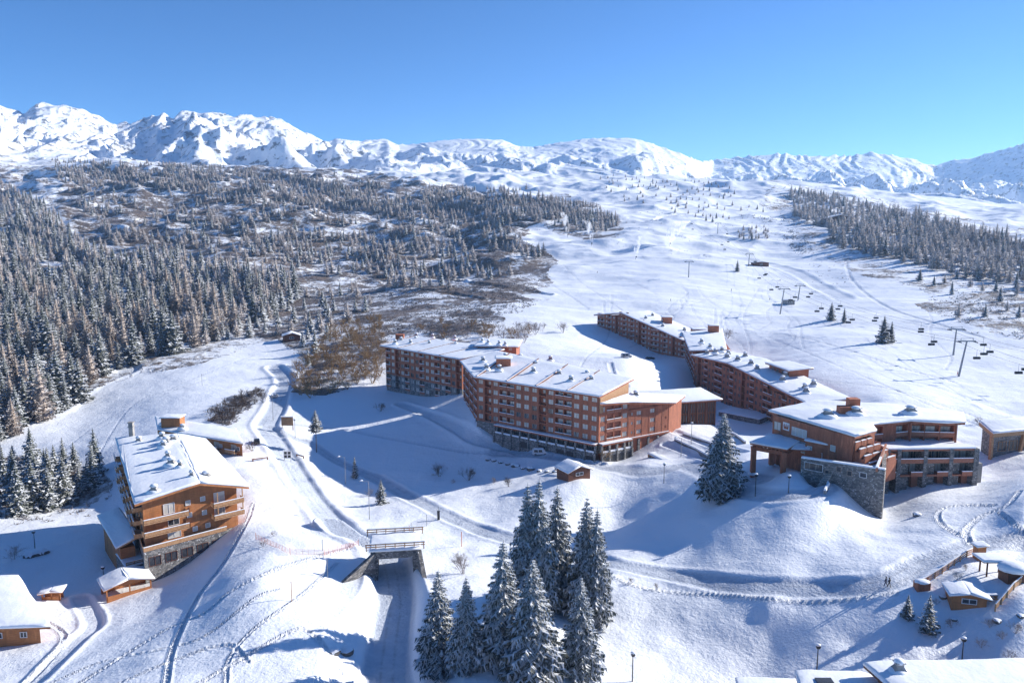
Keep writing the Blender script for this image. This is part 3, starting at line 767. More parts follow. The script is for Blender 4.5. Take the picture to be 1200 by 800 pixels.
def flush_extra():
    for rn, lst in EXTRA.items():
        mb = MB(); mats = [M['glass'], M['frame'], M['glass_dark']]
        for a, b, loc, rz in lst:
            mt = Matrix.Translation(loc) @ Matrix.Rotation(rz, 4, 'Z')
            for me_, mi in ((a, None), (b, 1)):
                i = len(mb.v); mi = mats.index(me_.materials[0]) if me_.materials[0] in mats else 1
                mb.v += [tuple(mt @ v.co) for v in me_.vertices]
                for p in me_.polygons: mb.f.append(tuple(i+k for k in p.vertices)); mb.m.append(mi)
        o = mb.build('window', mats); o.parent = bpy.data.objects[rn]; o['kind'] = 'stuff'
class Facade:
    """one storeyed front between P and Q (seen from outside, left to right)"""
    def __init__(s, root, P, Q, z0, n, sh, pattern, bw=3.4, depth=1.3, wall=None, stone=None, stone_lv=0, snow=True, rail=None,
                 ztop=None, win=(1.9, 1.55), divs=2, railmat='rail', wallmat='wood', glass='glass', pier=.32):
        P = Vector((P[0], P[1], 0)); Q = Vector((Q[0], Q[1], 0)); d = (Q-P); L = d.length; d.normalize(); nrm = Vector((d.y, -d.x, 0))
        nb = max(1, round(L/bw)); bw = L/nb; Z = Vector((0, 0, 1))
        for k in range(n):
            w = stone if k < stone_lv else wall; zb = z0+k*sh
            for b in range(nb):
                a = P+d*(b*bw)+Z*zb; c = pattern[b % len(pattern)]
                zt = ztop((b+.5)/nb) if ztop else 1e9
                if zb+sh*.6 > zt: continue
                # pier at left of bay, slab edge below
                w.ob(a-nrm*depth-d*pier/2, d*pier, nrm*(depth+.06), Z*sh)
                w.ob(a-nrm*depth+d*pier/2, d*(bw-pier), nrm*(depth+.03), Z*.28)
                if b == nb-1: w.ob(a-nrm*depth+d*(bw-pier/2), d*pier, nrm*(depth+.06), Z*sh)
                y0 = a+d*pier/2+Z*.28; iw = bw-pier; ih = sh-.28
                if c in 'WN':
                    ww = min(win[0], iw-.5) if c == 'W' else .7; wh = win[1] if c == 'W' else .9; sill = (ih-wh)*.5; sx = (iw-ww)/2; th = .3
                    w.ob(y0-nrm*th, d*sx, nrm*th, Z*ih); w.ob(y0-nrm*th+d*(sx+ww), d*sx, nrm*th, Z*ih)
                    w.ob(y0-nrm*th+d*sx, d*ww, nrm*th, Z*sill); w.ob(y0-nrm*th+d*sx+Z*(sill+wh), d*ww, nrm*th, Z*(ih-sill-wh))
                    put_window(root, y0-nrm*.14+d*(iw/2)+Z*sill, d, ww, wh, divs if c == 'W' else 1, glass)
                elif c in 'BG':
                    w.ob(y0-nrm*depth, d*iw, nrm*.2, Z*ih)
                    put_window(root, y0-nrm*(depth-.27)+d*(iw/2)+Z*.1, d, min(iw-.5, 2.0), 2.0, 2, glass)
                    rb = MB(); rail.v.append(rb); rb.ob(y0+nrm*.08-d*.05, d*(iw+.1), nrm*.1, Z*.92)
                    if snow: rb.ob(y0+nrm*.02-d*.05+Z*.92, d*(iw+.1), nrm*.22, Z*.16, 1)
                elif c == 'D':    # recessed dark bay
                    w.ob(y0-nrm*depth, d*iw, nrm*.2, Z*ih)
                    put_window(root, y0-nrm*(depth-.27)+d*(iw/2)+Z*.7, d, .8, 1.0, 1, glass)
                elif c == 'S': w.ob(y0-nrm*.3, d*iw, nrm*.3, Z*ih)
        s.d, s.n, s.L, s.bw, s.nb = d, nrm, L, bw, nb
def box_core(mb, P, z0, z1, ins=0.0, m=0):
    """solid prism under a roof; z1 may be a list of heights for its corners"""
    P = ccw([Vector((p[0], p[1], 0)) for p in P]) if not isinstance(z1, (list, tuple)) else [Vector((p[0], p[1], 0)) for p in P]
    Q = inset(P, ins) if ins else P; n = len(Q); zt = z1 if isinstance(z1, (list, tuple)) else [z1]*n
    mb.loft([[Vector((q.x, q.y, z0)) for q in Q], [Vector((q.x, q.y, zt[i])) for i, q in enumerate(Q)]], m)
def roof(root, P, th=.45, sn=.45, mat='wood', name='roof'):
    mb = MB(); slab(mb, P, th); r = part(mb, name, [M[mat]], root)
    ms = MB(); snow_slab(ms, P, sn); part(ms, 'snow_cover', [M['rsnow']], r, smooth=True, off=ORG[r.name]); return r
def roof_strips(root, Fr, Bk, ts):
    # low timber upstands that divide the roof; the snow ends against them
    mb = MB()
    for t in ts:
        a = Fr[0].lerp(Fr[1], t); b = Bk[0].lerp(Bk[1], t); e = (Fr[1]-Fr[0]).normalized()*.26
        q = MB(); q.ob(a, e, b-a, (0, 0, .66)); q.ob(a+Vector((0, 0, .665)), e*1.3, (b-a)*.8, (0, 0, .08), 1); part(q, 'roof_divider', [M['wood_dark'], M['rsnow']], root)
def chimney(root, p, s=1.5, h=1.9, style='stone'):
    p = Vector(p); mb = MB()
    if style == 'stone':
        mb.loft([[p+Vector((x*s*k, y*s*k, z)) for x, y in ((-.5,-.4),(.5,-.4),(.5,.4),(-.5,.4))] for k, z in ((1.15,-.5),(1.0,h*.45),(.62,h*.75),(.62,h))])
        mb.box(p.x, p.y, p.z+h+.12, s*.85, s*.7, .1); c = part(mb, 'chimney', [M['concrete']], root)
        ms = MB(); ms.blob(p+Vector((0, 0, h+.15)), s*.48, s*.4, .45, n=8, k=4, flat=.7); ms.blob(p+Vector((-.1, 0, .1)), s*.95, s*.85, .75, n=9, k=3, flat=.7)
    else:
        mb.box(p.x, p.y, p.z+h/2-.3, s, s*.8, h+.6); mb.box(p.x, p.y, p.z+h+.1, s*1.2, s, .18); c = part(mb, 'chimney', [M['shaft']], root)
        ms = MB(); ms.blob(p+Vector((0, 0, h+.17)), s*.6, s*.5, .4, n=8, k=4, flat=.7)
    part(ms, 'snow_cap', [M['rsnow']], c, smooth=True, off=ORG[c.name]); return c
def V3(p, z): return Vector((p[0], p[1], z))
def cur(u, v, z): return atZ(u, v, z)
def back(P, Q, dep, z=None):
    d = (Q-P); d.z = 0; d.normalize(); n = Vector((-d.y, d.x, 0)); return n*dep
def balcony_part(rail, root):
    for mb in rail.v: part(mb, 'balcony', [M['rail'], M['rsnow']], root)
# ============ A1: left block of the long apartment building
def block_A1():
    P = atZ(452, 405, 18.3); Q = atZ(541, 420, 18.3); n = back(P, Q, 17)
    root = thing('apartment_building', 'leftmost red brown apartment block, beside the golden bare trees', 'building', (P.x, P.y, 0), 'large red brown residences')
    wall, stn, rail = MB(), MB(), MB()
    f = Facade(root, P, Q, .4, 6, 2.92, 'BWDWBWWBWWBW', bw=3.2, wall=wall, stone=stn, stone_lv=2, rail=rail)
    stn.ob(V3(P, -5), V3(Q-P, 0), n*.97, (0, 0, 5.38))
    wall.ob(V3(P, .4)+n*.074, V3(Q-P, 0), n*.9, (0, 0, 17.4))
    # shaft wall at right end, and the raised attic
    R1 = [P+Vector(n)*-.11-(Q-P)*.035, Q-Vector(n)*.11+(Q-P)*.02, Q+n*1.05+(Q-P)*.12, P+n*1.05-(Q-P)*.03]
    R1 = [V3(R1[0], 18.2), V3(R1[1], 18.2), V3(R1[2], 20.3), V3(R1[3], 20.3)]
    wall.loft([[V3(R1[3]-n*.07+(Q-P)*.04, -3), V3(R1[2]-n*.07-(Q-P)*.02, -3), V3(R1[2]-n*.2-(Q-P)*.02, -3), V3(R1[3]-n*.2+(Q-P)*.04, -3)],
               [V3(R1[3]-n*.07+(Q-P)*.04, 19.7), V3(R1[2]-n*.07-(Q-P)*.02, 19.7), V3(R1[2]-n*.2-(Q-P)*.02, 19.5), V3(R1[3]-n*.2+(Q-P)*.04, 19.5)]])
    part(wall, 'wall', [M['wood']], root); part(stn, 'stone_base', [M['stone']], root); balcony_part(rail, root)
    rf = roof(root, R1); roof_strips(root, (R1[0], R1[1]), (R1[3], R1[2]), (.0, .24, .5, .76))
    # attic storey
    a = atZ(560, 410, 19.5); b = atZ(605, 411, 19.5); nn = back(a, b, 11)
    aw = MB(); aw.ob(V3(a, 16), V3(b-a, 0), nn, (0, 0, 5.2)); at = part(aw, 'attic', [M['wood']], root)
    for k in (.3, .6, .85): put_window(root, a.lerp(b, k)-nn*.004+Vector((0, 0, .2)), (b-a).normalized(), 1.2, .9, 2)
    e = (b-a)*.07; roof(root, [V3(a-nn*.12-e, 21.2), V3(b-nn*.12+e, 21.2), V3(b+nn*1.1+e, 22.2), V3(a+nn*1.1-e, 22.2)], .3, .4)
    for u, v in ((463,401),(470,398),(481,401),(488,393),(503,402),(507,394),(521,400),(534,404),(533,396),(560,401),(487,397)):
        if (u, v) == (560, 401): continue
        chimney(root, cur(u, v+2, 19.2), 1.4, 1.5)
    for u, v in ((572,402),(585,403),(592,404),(565,400)): chimney(root, cur(u, v+1, 21.9), 1.3, 1.3)
    s = atZ(468, 398, 19.4); mb = MB(); mb.box(s.x, s.y+2, 20.4, 3.6, 3, 2.4); part(mb, 'lift_housing', [M['shaft']], root)
    return root
# ============ A2: main block with arcade
def block_A2():
    Z = 18.6
    Q0 = atZ(543, 423, Z); Q1 = atZ(559, 441, Z); Q2 = atZ(702, 463, Z); Q3 = atD(737, 473, 243); Q3.z = 15.2
    Q4 = atD(784, 478, 252); G = -2.2
    root = thing('apartment_building', 'longest red brown apartment block, with stone arcade and the white van parked in front', 'building', (Q1.x, Q1.y, 0), 'large red brown residences')
    wall, stn, rail = MB(), MB(), MB()
    Facade(root, Q0, Q1, .2, 6, 3.0, 'BWB', bw=3.3, wall=wall, stone=stn, stone_lv=1, rail=rail)
    f = Facade(root, Q1, Q2, 3.4, 5, 3.0, 'WDWBBWWWDWBBWWWDWBBWW', bw=3.25, wall=wall, stone=stn, stone_lv=0, rail=rail)
    Facade(root, Q2, Q3, 3.4, 4, 2.95, 'WBBW', bw=3.3, wall=wall, stone=stn, stone_lv=0, rail=rail)
    # arcade level and garage wall under it
    d1 = (Q2-Q1); d1.z = 0; L1 = d1.length; d1.normalize(); n1 = Vector((d1.y, -d1.x, 0))
    S = Q1+d1*9; sn_ = MB(); gr = MB()
    stn.ob(V3(Q1, G-4), d1*9, -n1*8, (0, 0, 9.4-G+.2-1.8))
    for S_, E, nb in ((V3(S, 0), V3(Q2, 0), 11), (V3(Q2, 0), V3(Q3, 0), 4)):
        L = (E-S_).length; d2 = (E-S_).normalized(); n2 = Vector((d2.y, -d2.x, 0)); S0 = S_
        stn.ob(V3(S0, G-4)+n2*1.9, d2*L, -n2*.6, (0, 0, 3.0+4)); stn.ob(V3(S0, .55)-n2*.2, d2*L, n2*2.0, (0, 0, .3))
        for k in range(nb+1):
            a = V3(S0, 0)+d2*(L*k/nb); stn.ob(a+n2*1.3-d2*.35+Vector((0, 0, .85)), d2*.7, n2*.65, (0, 0, 2.5)); stn.ob(a+n2*1.91-d2*.3+Vector((0, 0, -4)), d2*.6, n2*.35, (0, 0, 4.8))
        wall.ob(V3(S0, 3.1)-n2*.3, d2*L, n2*2.3, (0, 0, .45))
        sn_.ob(V3(S0, 3.56)+n2*.2, d2*L, n2*1.9, (0, 0, .22)); sn_.ob(V3(S0, .86)+n2*1.35, d2*L, n2*.5, (0, 0, .5))
        stn.ob(V3(S0, .8)-n2*1.24, d2*L, n2*.1, (0, 0, 2.6))
        for k in range(nb):
            put_window(root, V3(S0, 1.1)+d2*(L*(k+.5)/nb)-n2*1.1, d2, 2.2, 1.7, 3, 'glass_dark')
            if nb == 4 or k in (3, 5, 7, 8, 10): gr.ob(V3(S0, G)+d2*(L*(k+.14)/nb)+n2*1.86, d2*(L/nb*.72), n2*.1, (0, 0, 2.0))
    for q in range(1): part(gr, 'garage_opening', [M['dark']], root)
    # body
    n_ = -n1
    body = [Q0-n1*1.3+d1*1, Q1-n1*1.28, Q2-n1*1.28-d1*.0, Q2-n1*17, Q0-n1*14+d1*4]
    box_core(wall, body, -4, 18.0)
    b3 = [Q2-n1*1.3+d1*.0, Vector(Q3)-n1*1.3, Q4-n1*.2, Q4-n1*9, Q2-n1*17]
    box_core(wall, b3, -4, 13.6)
    # end wall, sunlit
    Facade(root, Q3, Q4, 3.4, 3, 3.0, 'NWSWS', bw=2.7, wall=wall, stone=stn, rail=rail, depth=1.0, win=(1.9, 1.3))
    dE = (Q4-Q3); dE.z = 0; LE = dE.length; dE.normalize(); nE = Vector((dE.y, -dE.x, 0))
    for k in range(5): stn.ob(V3(Q3, -2.5)+dE*(LE*k/4.2)+nE*.1, dE*.8, -nE*.7, (0, 0, 5.9))
    wall.ob(V3(Q3, 2.95)+nE*.35, dE*LE, -nE*2, (0, 0, .42)); sn_.ob(V3(Q3, 3.39)+nE*.3, dE*LE, -nE*.5, (0, 0, .16))
    part(wall, 'wall', [M['wood']], root); part(stn, 'stone_arcade', [M['stone']], root); balcony_part(rail, root)
    part(sn_, 'ledge_snow', [M['rsnow']], root)
    # gable wall above the lower roof, its sunlight put into the pale colour of the boards
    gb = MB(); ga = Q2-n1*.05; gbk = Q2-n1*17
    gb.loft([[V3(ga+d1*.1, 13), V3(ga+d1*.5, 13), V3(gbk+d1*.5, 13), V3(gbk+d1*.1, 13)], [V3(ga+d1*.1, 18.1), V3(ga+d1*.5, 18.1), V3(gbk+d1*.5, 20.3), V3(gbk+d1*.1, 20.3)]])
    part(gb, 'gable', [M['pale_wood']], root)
    R_ = [V3(Q0-d1*.6+n1*1.2, 18.5), V3(Q1+n1*1.6, 18.5), V3(Q2+n1*1.6+d1*1.2, 18.5), V3(Q2-n1*19+d1*1.2, 20.9), V3(Q0-n1*16+d1*3, 20.6)]
    roof(root, R_); roof_strips(root, (R_[1], R_[2]), (R_[4].lerp(R_[3], .1), R_[3]), (.02, .28, .52, .76))
    R2 = [V3(Q2+n1*1.5+d1*1.4, 16.3), V3(Q3+n1*1.5+d1*1.0, 15.3), V3(Q4+nE*1.6+dE*1.5, 12.8), V3(Q4-n1*10+dE*1.0, 13.2), V3(Q2-n1*17+d1*1.4, 16.6)]
    roof(root, R2)
    wt = MB(); box_core(wt, [Q2-n1*1.3, Q3-n1*1.1, Q4-n1*.3, Q4-n1*9, Q2-n1*16.5], 13, [15.8, 14.8, 12.4, 12.8, 16.1]); part(wt, 'upper_wall', [M['wood']], root)
    for u, v in ((566,424),(585,434),(570,433),(628,429),(625,437),(655,440),(669,447),(688,441),(693,447),(610,421),(592,420),(645,423)): chimney(root, cur(u, v, 19.4), 1.7, 1.6)
    for u, v in ((716,464),(745,465)): chimney(root, cur(u, v, 15.6), 1.8, 1.6)
    # upper stair tower and raised roof near the kink
    a = atZ(590, 430, 19.3); mb = MB(); mb.box(a.x, a.y+2.5, 20.6, 5.2, 5, 3.4); t = part(mb, 'lift_housing', [M['shaft']], root)
    ms = MB(); snow_slab(ms, [V3(a+Vector((-3, -.6, 0)), 22.35), V3(a+Vector((3, -.6, 0)), 22.35), V3(a+Vector((3, 5.6, 0)), 22.35), V3(a+Vector((-3, 5.6, 0)), 22.35)], .4); part(ms, 'snow_cap', [M['rsnow']], t, True, ORG[t.name])
    return root
def annex():
    """low glazed wing to the right of the main block"""
    P = atZ(786, 473, 9.8); Q = atZ(838, 467, 10.6); P.z = Q.z = 0; n = back(P, Q, 14)
    root = thing('glazed_wing', 'low dark timber wing with tall ribbed glazing, right of the longest apartment block', 'building', (P.x, P.y, 0))
    d = (Q-P).normalized(); L = (Q-P).length; nn = -n.normalized()
    w = MB(); g = MB()
    w.ob(V3(P, -2)+n*.1, Q-P, n*.9, (0, 0, 11.6))
    for z in (1.6, 5.6, 9.4): w.ob(V3(P, z), Q-P, n*.1, (0, 0, .5))
    for k in range(19): w.ob(V3(P, 1)+d*(L*k/18-.09)+nn*.12, d*.18, n*.04, (0, 0, 8.8))
    for k in range(6): w.ob(V3(P, -2)+d*(L*k/5-.25)+nn*.35, d*.5, n*.07, (0, 0, 12))
    part(w, 'timber_frame', [M['wood_dark']], root)
    for k in range(18):
        for z, h in ((2.15, 3.3), (6.15, 3.1)):
            put_window(root, V3(P, z)+d*(L*(k+.5)/18)+nn*.04, d, L/18-.5, h, 1, 'glass_dark', 'wood_dark')
    roof(root, [V3(P-d*7+nn*1.5, 10.3), V3(Q+d*2+nn*1.5, 10.5), V3(Q+d*2+n, 11.3), V3(P-d*7+n, 11.3)], .4, .4)
    return root
# ============ B: the chain on the ski slope
def block_B1():
    A = atD(700, 397, 461); B = atD(735, 411, 436); D = atD(803, 428, 398)
    d = (D-A); d.z = 0; d.normalize(); n = back(A, D, 16)
    root = thing('apartment_building', 'farthest red brown apartment block, its roof gabled, on the edge of the ski slope', 'building', (A.x, A.y, 0), 'large red brown residences')
    wall, rail = MB(), MB(); L = (V3(D, 0)-V3(A, 0)).length
    zt = lambda t: 17.3+(t/.32)*3.2 if t < .32 else 20.5-(t-.32)/.68*9.0
    Ff = Facade(root, A, D, -3.0, 9, 2.7, 'BBWBWDWBWBWDBW', bw=3.3, wall=wall, stone=wall, rail=rail, ztop=zt, win=(1.3, 1.3))
    pts = [0, .16, .32, .5, .66, .83, 1.0]
    f0 = [V3(A+(D-A)*t, 0)-n.normalized()*-1.28 for t in pts]
    bk = [q+n*.9 for q in f0]
    for i in range(len(pts)-1):
        wall.loft([[V3(f0[i], -8), V3(f0[i+1], -8), V3(bk[i+1], -8), V3(bk[i], -8)], [V3(f0[i], zt(pts[i])-.5), V3(f0[i+1], zt(pts[i+1])-.5), V3(bk[i+1], zt(pts[i+1])-.5), V3(bk[i], zt(pts[i])-.5)]])
    part(wall, 'wall', [M['wood']], root); balcony_part(rail, root)
    o = -n.normalized()*1.6; e = d*1.6; I = V3(A+(D-A)*.32, 20.9)
    roof(root, [V3(A+o-e, 17.4), I+o, V3(I+n*1.15, 20.9), V3(A+n*1.15-e, 17.4)])
    roof(root, [I+o+d*.02, V3(D+o, 11.6), V3(D+n*1.1, 11.8), V3(I+n*1.15+d*.02, 20.9)])
    for t, y in ((.5, .3), (.62, .6), (.7, .25), (.82, .7), (.45, .8), (.9, .4)): chimney(root, V3(A+(D-A)*t+n*y, zt(t)+.2), 1.7, 1.7)
    for t, y, s in ((.62, .75, 5), (.93, .85, 7)):
        c = A+(D-A)*t+n*y; mb = MB(); mb.box(c.x, c.y, zt(t)+1.4, s, s, 4.6); h_ = part(mb, 'lift_housing', [M['shaft']], root)
        ms = MB(); hs = s/2+.4; snow_slab(ms, [V3(c+Vector((sx*hs, sy*hs, 0)), zt(t)+3.75) for sx, sy in ((-1,-1),(1,-1),(1,1),(-1,1))], .4); part(ms, 'snow_cap', [M['rsnow']], h_, True, ORG[h_.name])
    return root
def block_B2():
    A = atZ(801, 394, 15); A = atD(803, 428, 396); B = atD(813, 456, 345); Cc = atD(906, 497, 280); E = atD(981, 491, 272)
    root = thing('apartment_building', 'red brown apartment block stepping down the slope with stone chimneys, behind the hotel', 'building', (B.x, B.y, 0), 'large red brown residences')
    wall, stn, rail = MB(), MB(), MB()
    zB, zC, zE = 20.5, 12.5, 9.0
    zt1 = lambda t: 11.5+(t)*1.0+ (6.5 if t > .35 else 0)
    Facade(root, A, B, -3, 8, 2.75, 'BWB', bw=3.4, wall=wall, stone=stn, rail=rail, ztop=lambda t: 15.2-t*2.5, win=(1.2, 1.3))
    d = V3(Cc-B, 0); L = d.length; d.normalize(); n = Vector((-d.y, d.x, 0)); tt = 1.25
    Ext = V3(B, 0)+d*(L*1.32)
    zt = lambda t: 12.6+2.2*math.sin(math.pi*min(t, .75)/.75)-1.6*t
    Facade(root, B, Ext, -6.2, 9, 2.75, 'WDWBWWBBWWBW', bw=3.3, wall=wall, stone=stn, rail=rail, ztop=zt, win=(1.35, 1.4))
    f0 = [V3(B, 0)+(Ext-V3(B, 0))*t+n*1.28 for t in (0, .25, .5, .75, 1)]; bk = [q+n*15 for q in f0]
    T_ = (0, .25, .5, .75, 1)
    for i in range(4):
        wall.loft([[V3(f0[i], -9), V3(f0[i+1], -9), V3(bk[i+1], -9), V3(bk[i], -9)], [V3(f0[i], zt(T_[i])-.4), V3(f0[i+1], zt(T_[i+1])-.4), V3(bk[i+1], zt(T_[i+1])-.4), V3(bk[i], zt(T_[i])-.4)]])
    box_core(wall, [V3(A, 0)+Vector((1.3, 0, 0)), V3(B, 0)+Vector((1.3, 1, 0)), V3(B, 0)+n*14+d*3, V3(A, 0)+Vector((18, 6, 0))], -8, 12.4)
    part(wall, 'wall', [M['wood']], root); balcony_part(rail, root)
    o = -n*1.6
    S = V3(B, 0)-d*1.0; mid = V3(B, 0)+d*(L*1.32*.38)
    roof(root, [V3(S+o, 12.9), V3(mid+o, 15.0), V3(mid+n*15, 16.2), V3(S+n*15, 14.2)]); roof(root, [V3(mid+o+d*.02, 15.0), V3(Ext+o+d*1.5, 11.2), V3(Ext+n*15+d*1.5, 12.0), V3(mid+n*15+d*.02, 16.2)])
    # upper roof over the kink
    roof(root, [V3(A+Vector((-1.6, 2, 0)), 15.6), V3(B+Vector((-1.6, 4, 0)), 14.2), V3(S+n*6, 14.6), V3(S+n*15+d*1, 15.0), V3(A+Vector((20, 8, 0)), 16.8)], .5, .45)
    wl = MB(); box_core(wl, [V3(A, 0)+Vector((.3, 2.2, 0)), V3(B, 0)+Vector((.3, 0, 0)), S+n*5.5, S+n*18+d*1, V3(A, 0)+Vector((18, 8, 0))], 8, [14.9, 13.0, 12.6, 13.5, 15.1]); part(wl, 'upper_wall', [M['wood']], root)
    # raised wing near the low end
    c = V3(B, 0)+d*(L*.82)+n*13; wb = MB(); wb.ob(V3(c-d*8-n*4, 8), d*14, n*8, (0, 0, 8.6)); part(wb, 'attic', [M['wood']], root)
    for k in (.2, .45, .7): put_window(root, V3(c-d*8-n*4.08, 14.9)+d*14*k, d, 1.2, 1.0, 2)
    roof(root, [V3(c-d*9-n*5.2, 17.0), V3(c+d*7.4-n*5.2, 16.8), V3(c+d*7.4+n*5, 17.4), V3(c-d*9+n*5, 17.4)], .35, .4)
    for t, y in ((.08, 3), (.2, 9), (.33, 4), (.36, 11), (.48, 3.5), (.60, 5), (.72, 3.2), (.97, 4), (.9, 8), (1.1, 11), (1.2, 4), (1.14, 6)):
        q = V3(B, 0)+d*(L*t)+n*y; tq_ = t/1.32; chimney(root, V3(q, (12.9+2.1*min(1, tq_/.38) if tq_ < .38 else 15-3.8*(tq_-.38)/.62)+.4+y*.06), 1.9, 1.9)
    for q, s in ((V3(A, 0)+Vector((13, -2, 0)), 4.5),): 
        mb = MB(); mb.box(q.x, q.y, 17.7, s, s, 4.5); h_ = part(mb, 'lift_housing', [M['shaft']], root)
        ms = MB(); hs = s/2+.3; snow_slab(ms, [V3(q+Vector((sx*hs, sy*hs, 0)), 20.0) for sx, sy in ((-1,-1),(1,-1),(1,1),(-1,1))], .35); part(ms, 'snow_cap', [M['rsnow']], h_, True, ORG[h_.name])
    for u, v, z in ((822,402,16.2),(832,408,15.6),(838,414,15.4),(846,412,15.8)): chimney(root, cur(u, v, z), 1.7, 1.7)
    # low entrance terrace in stone at its foot
    a = atD(842, 487, 292); b = atD(890, 493, 280); sb = MB(); dd = V3(b-a, 0); nn = Vector((-dd.y, dd.x, 0)).normalized()
    sb.ob(V3(a, -6), dd, nn*10, (0, 0, 6.2)); tr = part(sb, 'terrace_wall', [M['stone']], root)
    ms = MB(); snow_slab(ms, [V3(a-nn*.3, .25), V3(b-nn*.3, .25), V3(b+nn*10, .25), V3(a+nn*10, .25)], .4); part(ms, 'snow_cover', [M['rsnow']], tr, True, ORG[tr.name])
    return root
# ============ the hotel with portico, stone wall and gallery
def hotel():
    G = 10.2
    A = atZ(906, 485, 23); B = atZ(1000, 511, 23)
    root = thing('hotel_building', 'red brown hotel with a tall grey stone retaining wall and a balcony gallery', 'hotel', (A.x, A.y, G))
    d = V3(B-A, 0); L = d.length; d.normalize(); n = Vector((-d.y, d.x, 0))      # n: away from the camera
    wall, rail = MB(), MB()
    E1 = Vector((B.x, B.y, 0))
    w_ = atZ(1026, 504, 23); i_ = atZ(1020, 498, 23); r1 = atZ(1068, 495, 22.8); r2 = atZ(1131, 497, 22.6); bk2 = atZ(1128, 487, 22.9); bk1 = atZ(955, 470, 24); bm = atZ(1045, 475, 23.6)
    P_ = [V3(A, 0)+n*.6, V3(B, 0)+n*.6-d*.6, V3(w_, 0)+n*1.2-d*1, V3(bm, 0)-n*1-d*6, V3(bk1, 0)-n*1]
    box_core(wall, P_, G-4, 22.3)
    # back wing body
    sh = 3.2; bw_ = V3(r2-r1, 0).normalized()
    c0 = V3(i_, 0)+Vector((.8, 1.5, 0)); c1 = V3(r1, 0)+Vector((0, 1.5, 0)); c2 = V3(r2, 0)+Vector((-1.6, 1.4, 0))
    box_core(wall, [c0+Vector((0, 1.4, 0)), c1+Vector((0, 1.4, 0)), c2+Vector((0, 1.4, 0)), V3(bk2, 0)+Vector((-2, -.5, 0)), V3(bm, 0)+Vector((-3, -1, 0))], G-3, 22.0)
    Facade(root, c0, c1, 15.9, 2, 3.1, 'BSB', bw=3.4, wall=wall, stone=wall, rail=rail)
    Facade(root, c1+Vector((.4, 0, 0)), c2, 15.9, 2, 3.1, 'BBB', bw=3.6, wall=wall, stone=wall, rail=rail)
    # main front
    wall.ob(V3(A, G-4), d*L, n*.7, (0, 0, 16.6))
    def wm(t, z, w, h, dv, f='white'): put_window(root, V3(A, z)+d*(L*t)-n*.06, d, w, h, dv, 'glass', f)
    wm(.07, 19.4, 2.0, 1.9, 2, 'frame'); wm(.36, 19.3, 4.4, 1.9, 4); wm(.36, 16.9, 4.4, 1.2, 4); wm(.43, 15.6, 1.4, 1.4, 2); wm(.58, 15.2, 3.6, 1.7, 4); wm(.78, 18.3, 1.2, 1.2, 1)
    # emblem on the front
    em = MB(); c = V3(A, 19.9)+d*(L*.185)-n*.05; em.ob(c-d*1.0, d*2.0, n*.05, (0, 0, 1.9)); em.ob(c-d*.7+Vector((0, 0, .3)), d*1.4, -n*.05, (0, 0, .5), 1)
    for sx in (-.6, 0, .6): em.loft([[c+d*(sx-.22)-n*.001+Vector((0,0,.8)), c+d*(sx+.22)-n*.001+Vector((0,0,.8)), c+d*(sx+.22)-n*.05+Vector((0,0,.8)), c+d*(sx-.22)-n*.05+Vector((0,0,.8))], [c+d*(sx-.04)-n*.001+Vector((0,0,1.6)), c+d*(sx+.04)-n*.001+Vector((0,0,1.6)), c+d*(sx+.04)-n*.05+Vector((0,0,1.6)), c+d*(sx-.04)-n*.05+Vector((0,0,1.6))]], 1)
    part(em, 'emblem', [M['white'], M['wood']], root)
    # sunlit stepped balconies on the right side of the main block
    e2 = V3(w_-B, 0); Le = e2.length; e2.normalize(); ne = Vector((e2.y, -e2.x, 0))
    for k in range(4):
        bx = MB(); z = 20.6-k*1.3; LL_ = Le*.8+k*1.2; o = V3(B, z)+e2*(.8)+ne*(.2+k*1.25)
        bx.ob(V3(o, 12), e2*LL_, -ne*1.25, (0, 0, z-12.01))
        for j in range(3):
            q = o+e2*(LL_*j/3); w3 = LL_/3-.5
            bx.ob(q, e2*w3, -ne*.35, (0, 0, .85)); bx.ob(q+Vector((0, 0, .85)), e2*w3, -ne*.4, (0, 0, .18), 1); bx.ob(q+e2*w3-ne*1.2, e2*.25, ne*1.2, (0, 0, 1.2))
        part(bx, 'terraced_balcony', [M['wood'], M['rsnow']], root)
    part(wall, 'wall', [M['wood']], root); balcony_part(rail, root)
    # posts of the back wing
    # lower wing wall in front, snow capped
    a = atZ(944, 516, 19.2); b = atZ(999, 527, 19.2); lw = MB(); dl = V3(b-a, 0); nl_ = Vector((-dl.y, dl.x, 0)).normalized()
    lw.ob(V3(a, G), dl, nl_*9, (0, 0, 8.9)); lo = part(lw, 'lower_wing', [M['shaft']], root)
    for t in (.1, .62): put_window(root, V3(a, 17.2)+dl*t-nl_*.06, dl.normalized(), 1.0, .8, 1, 'glass', 'white')
    ms = MB(); snow_slab(ms, [V3(a-nl_*.2, 19.12), V3(b-nl_*.2, 19.12), V3(b+nl_*9, 19.12), V3(a+nl_*9, 19.12)], .45); part(ms, 'snow_cover', [M['rsnow']], lo, True, ORG[lo.name])
    # roof
    R1 = [atZ(901, 482, 22.9), atZ(1002, 512, 22.9), atZ(1027, 505, 22.9), atZ(1022, 499, 22.7), atZ(1067, 495, 22.6), atZ(1110, 498, 22.5), atZ(1131, 497, 22.5), atZ(1128, 487, 22.7), atZ(1045, 474, 23.8), atZ(955, 469, 24.2)]
    R1 = [V3(p, z) for p, z in zip(R1, (22.9, 22.9, 22.9, 22.9, 22.9, 22.9, 22.9, 23.1, 23.6, 23.8))]
    roof(root, R1, .5, .6)
    for u, v in ((970,487),(1003,484),(1067,483)): chimney(root, cur(u, v+1, 23.6), 2.6, 1.5)
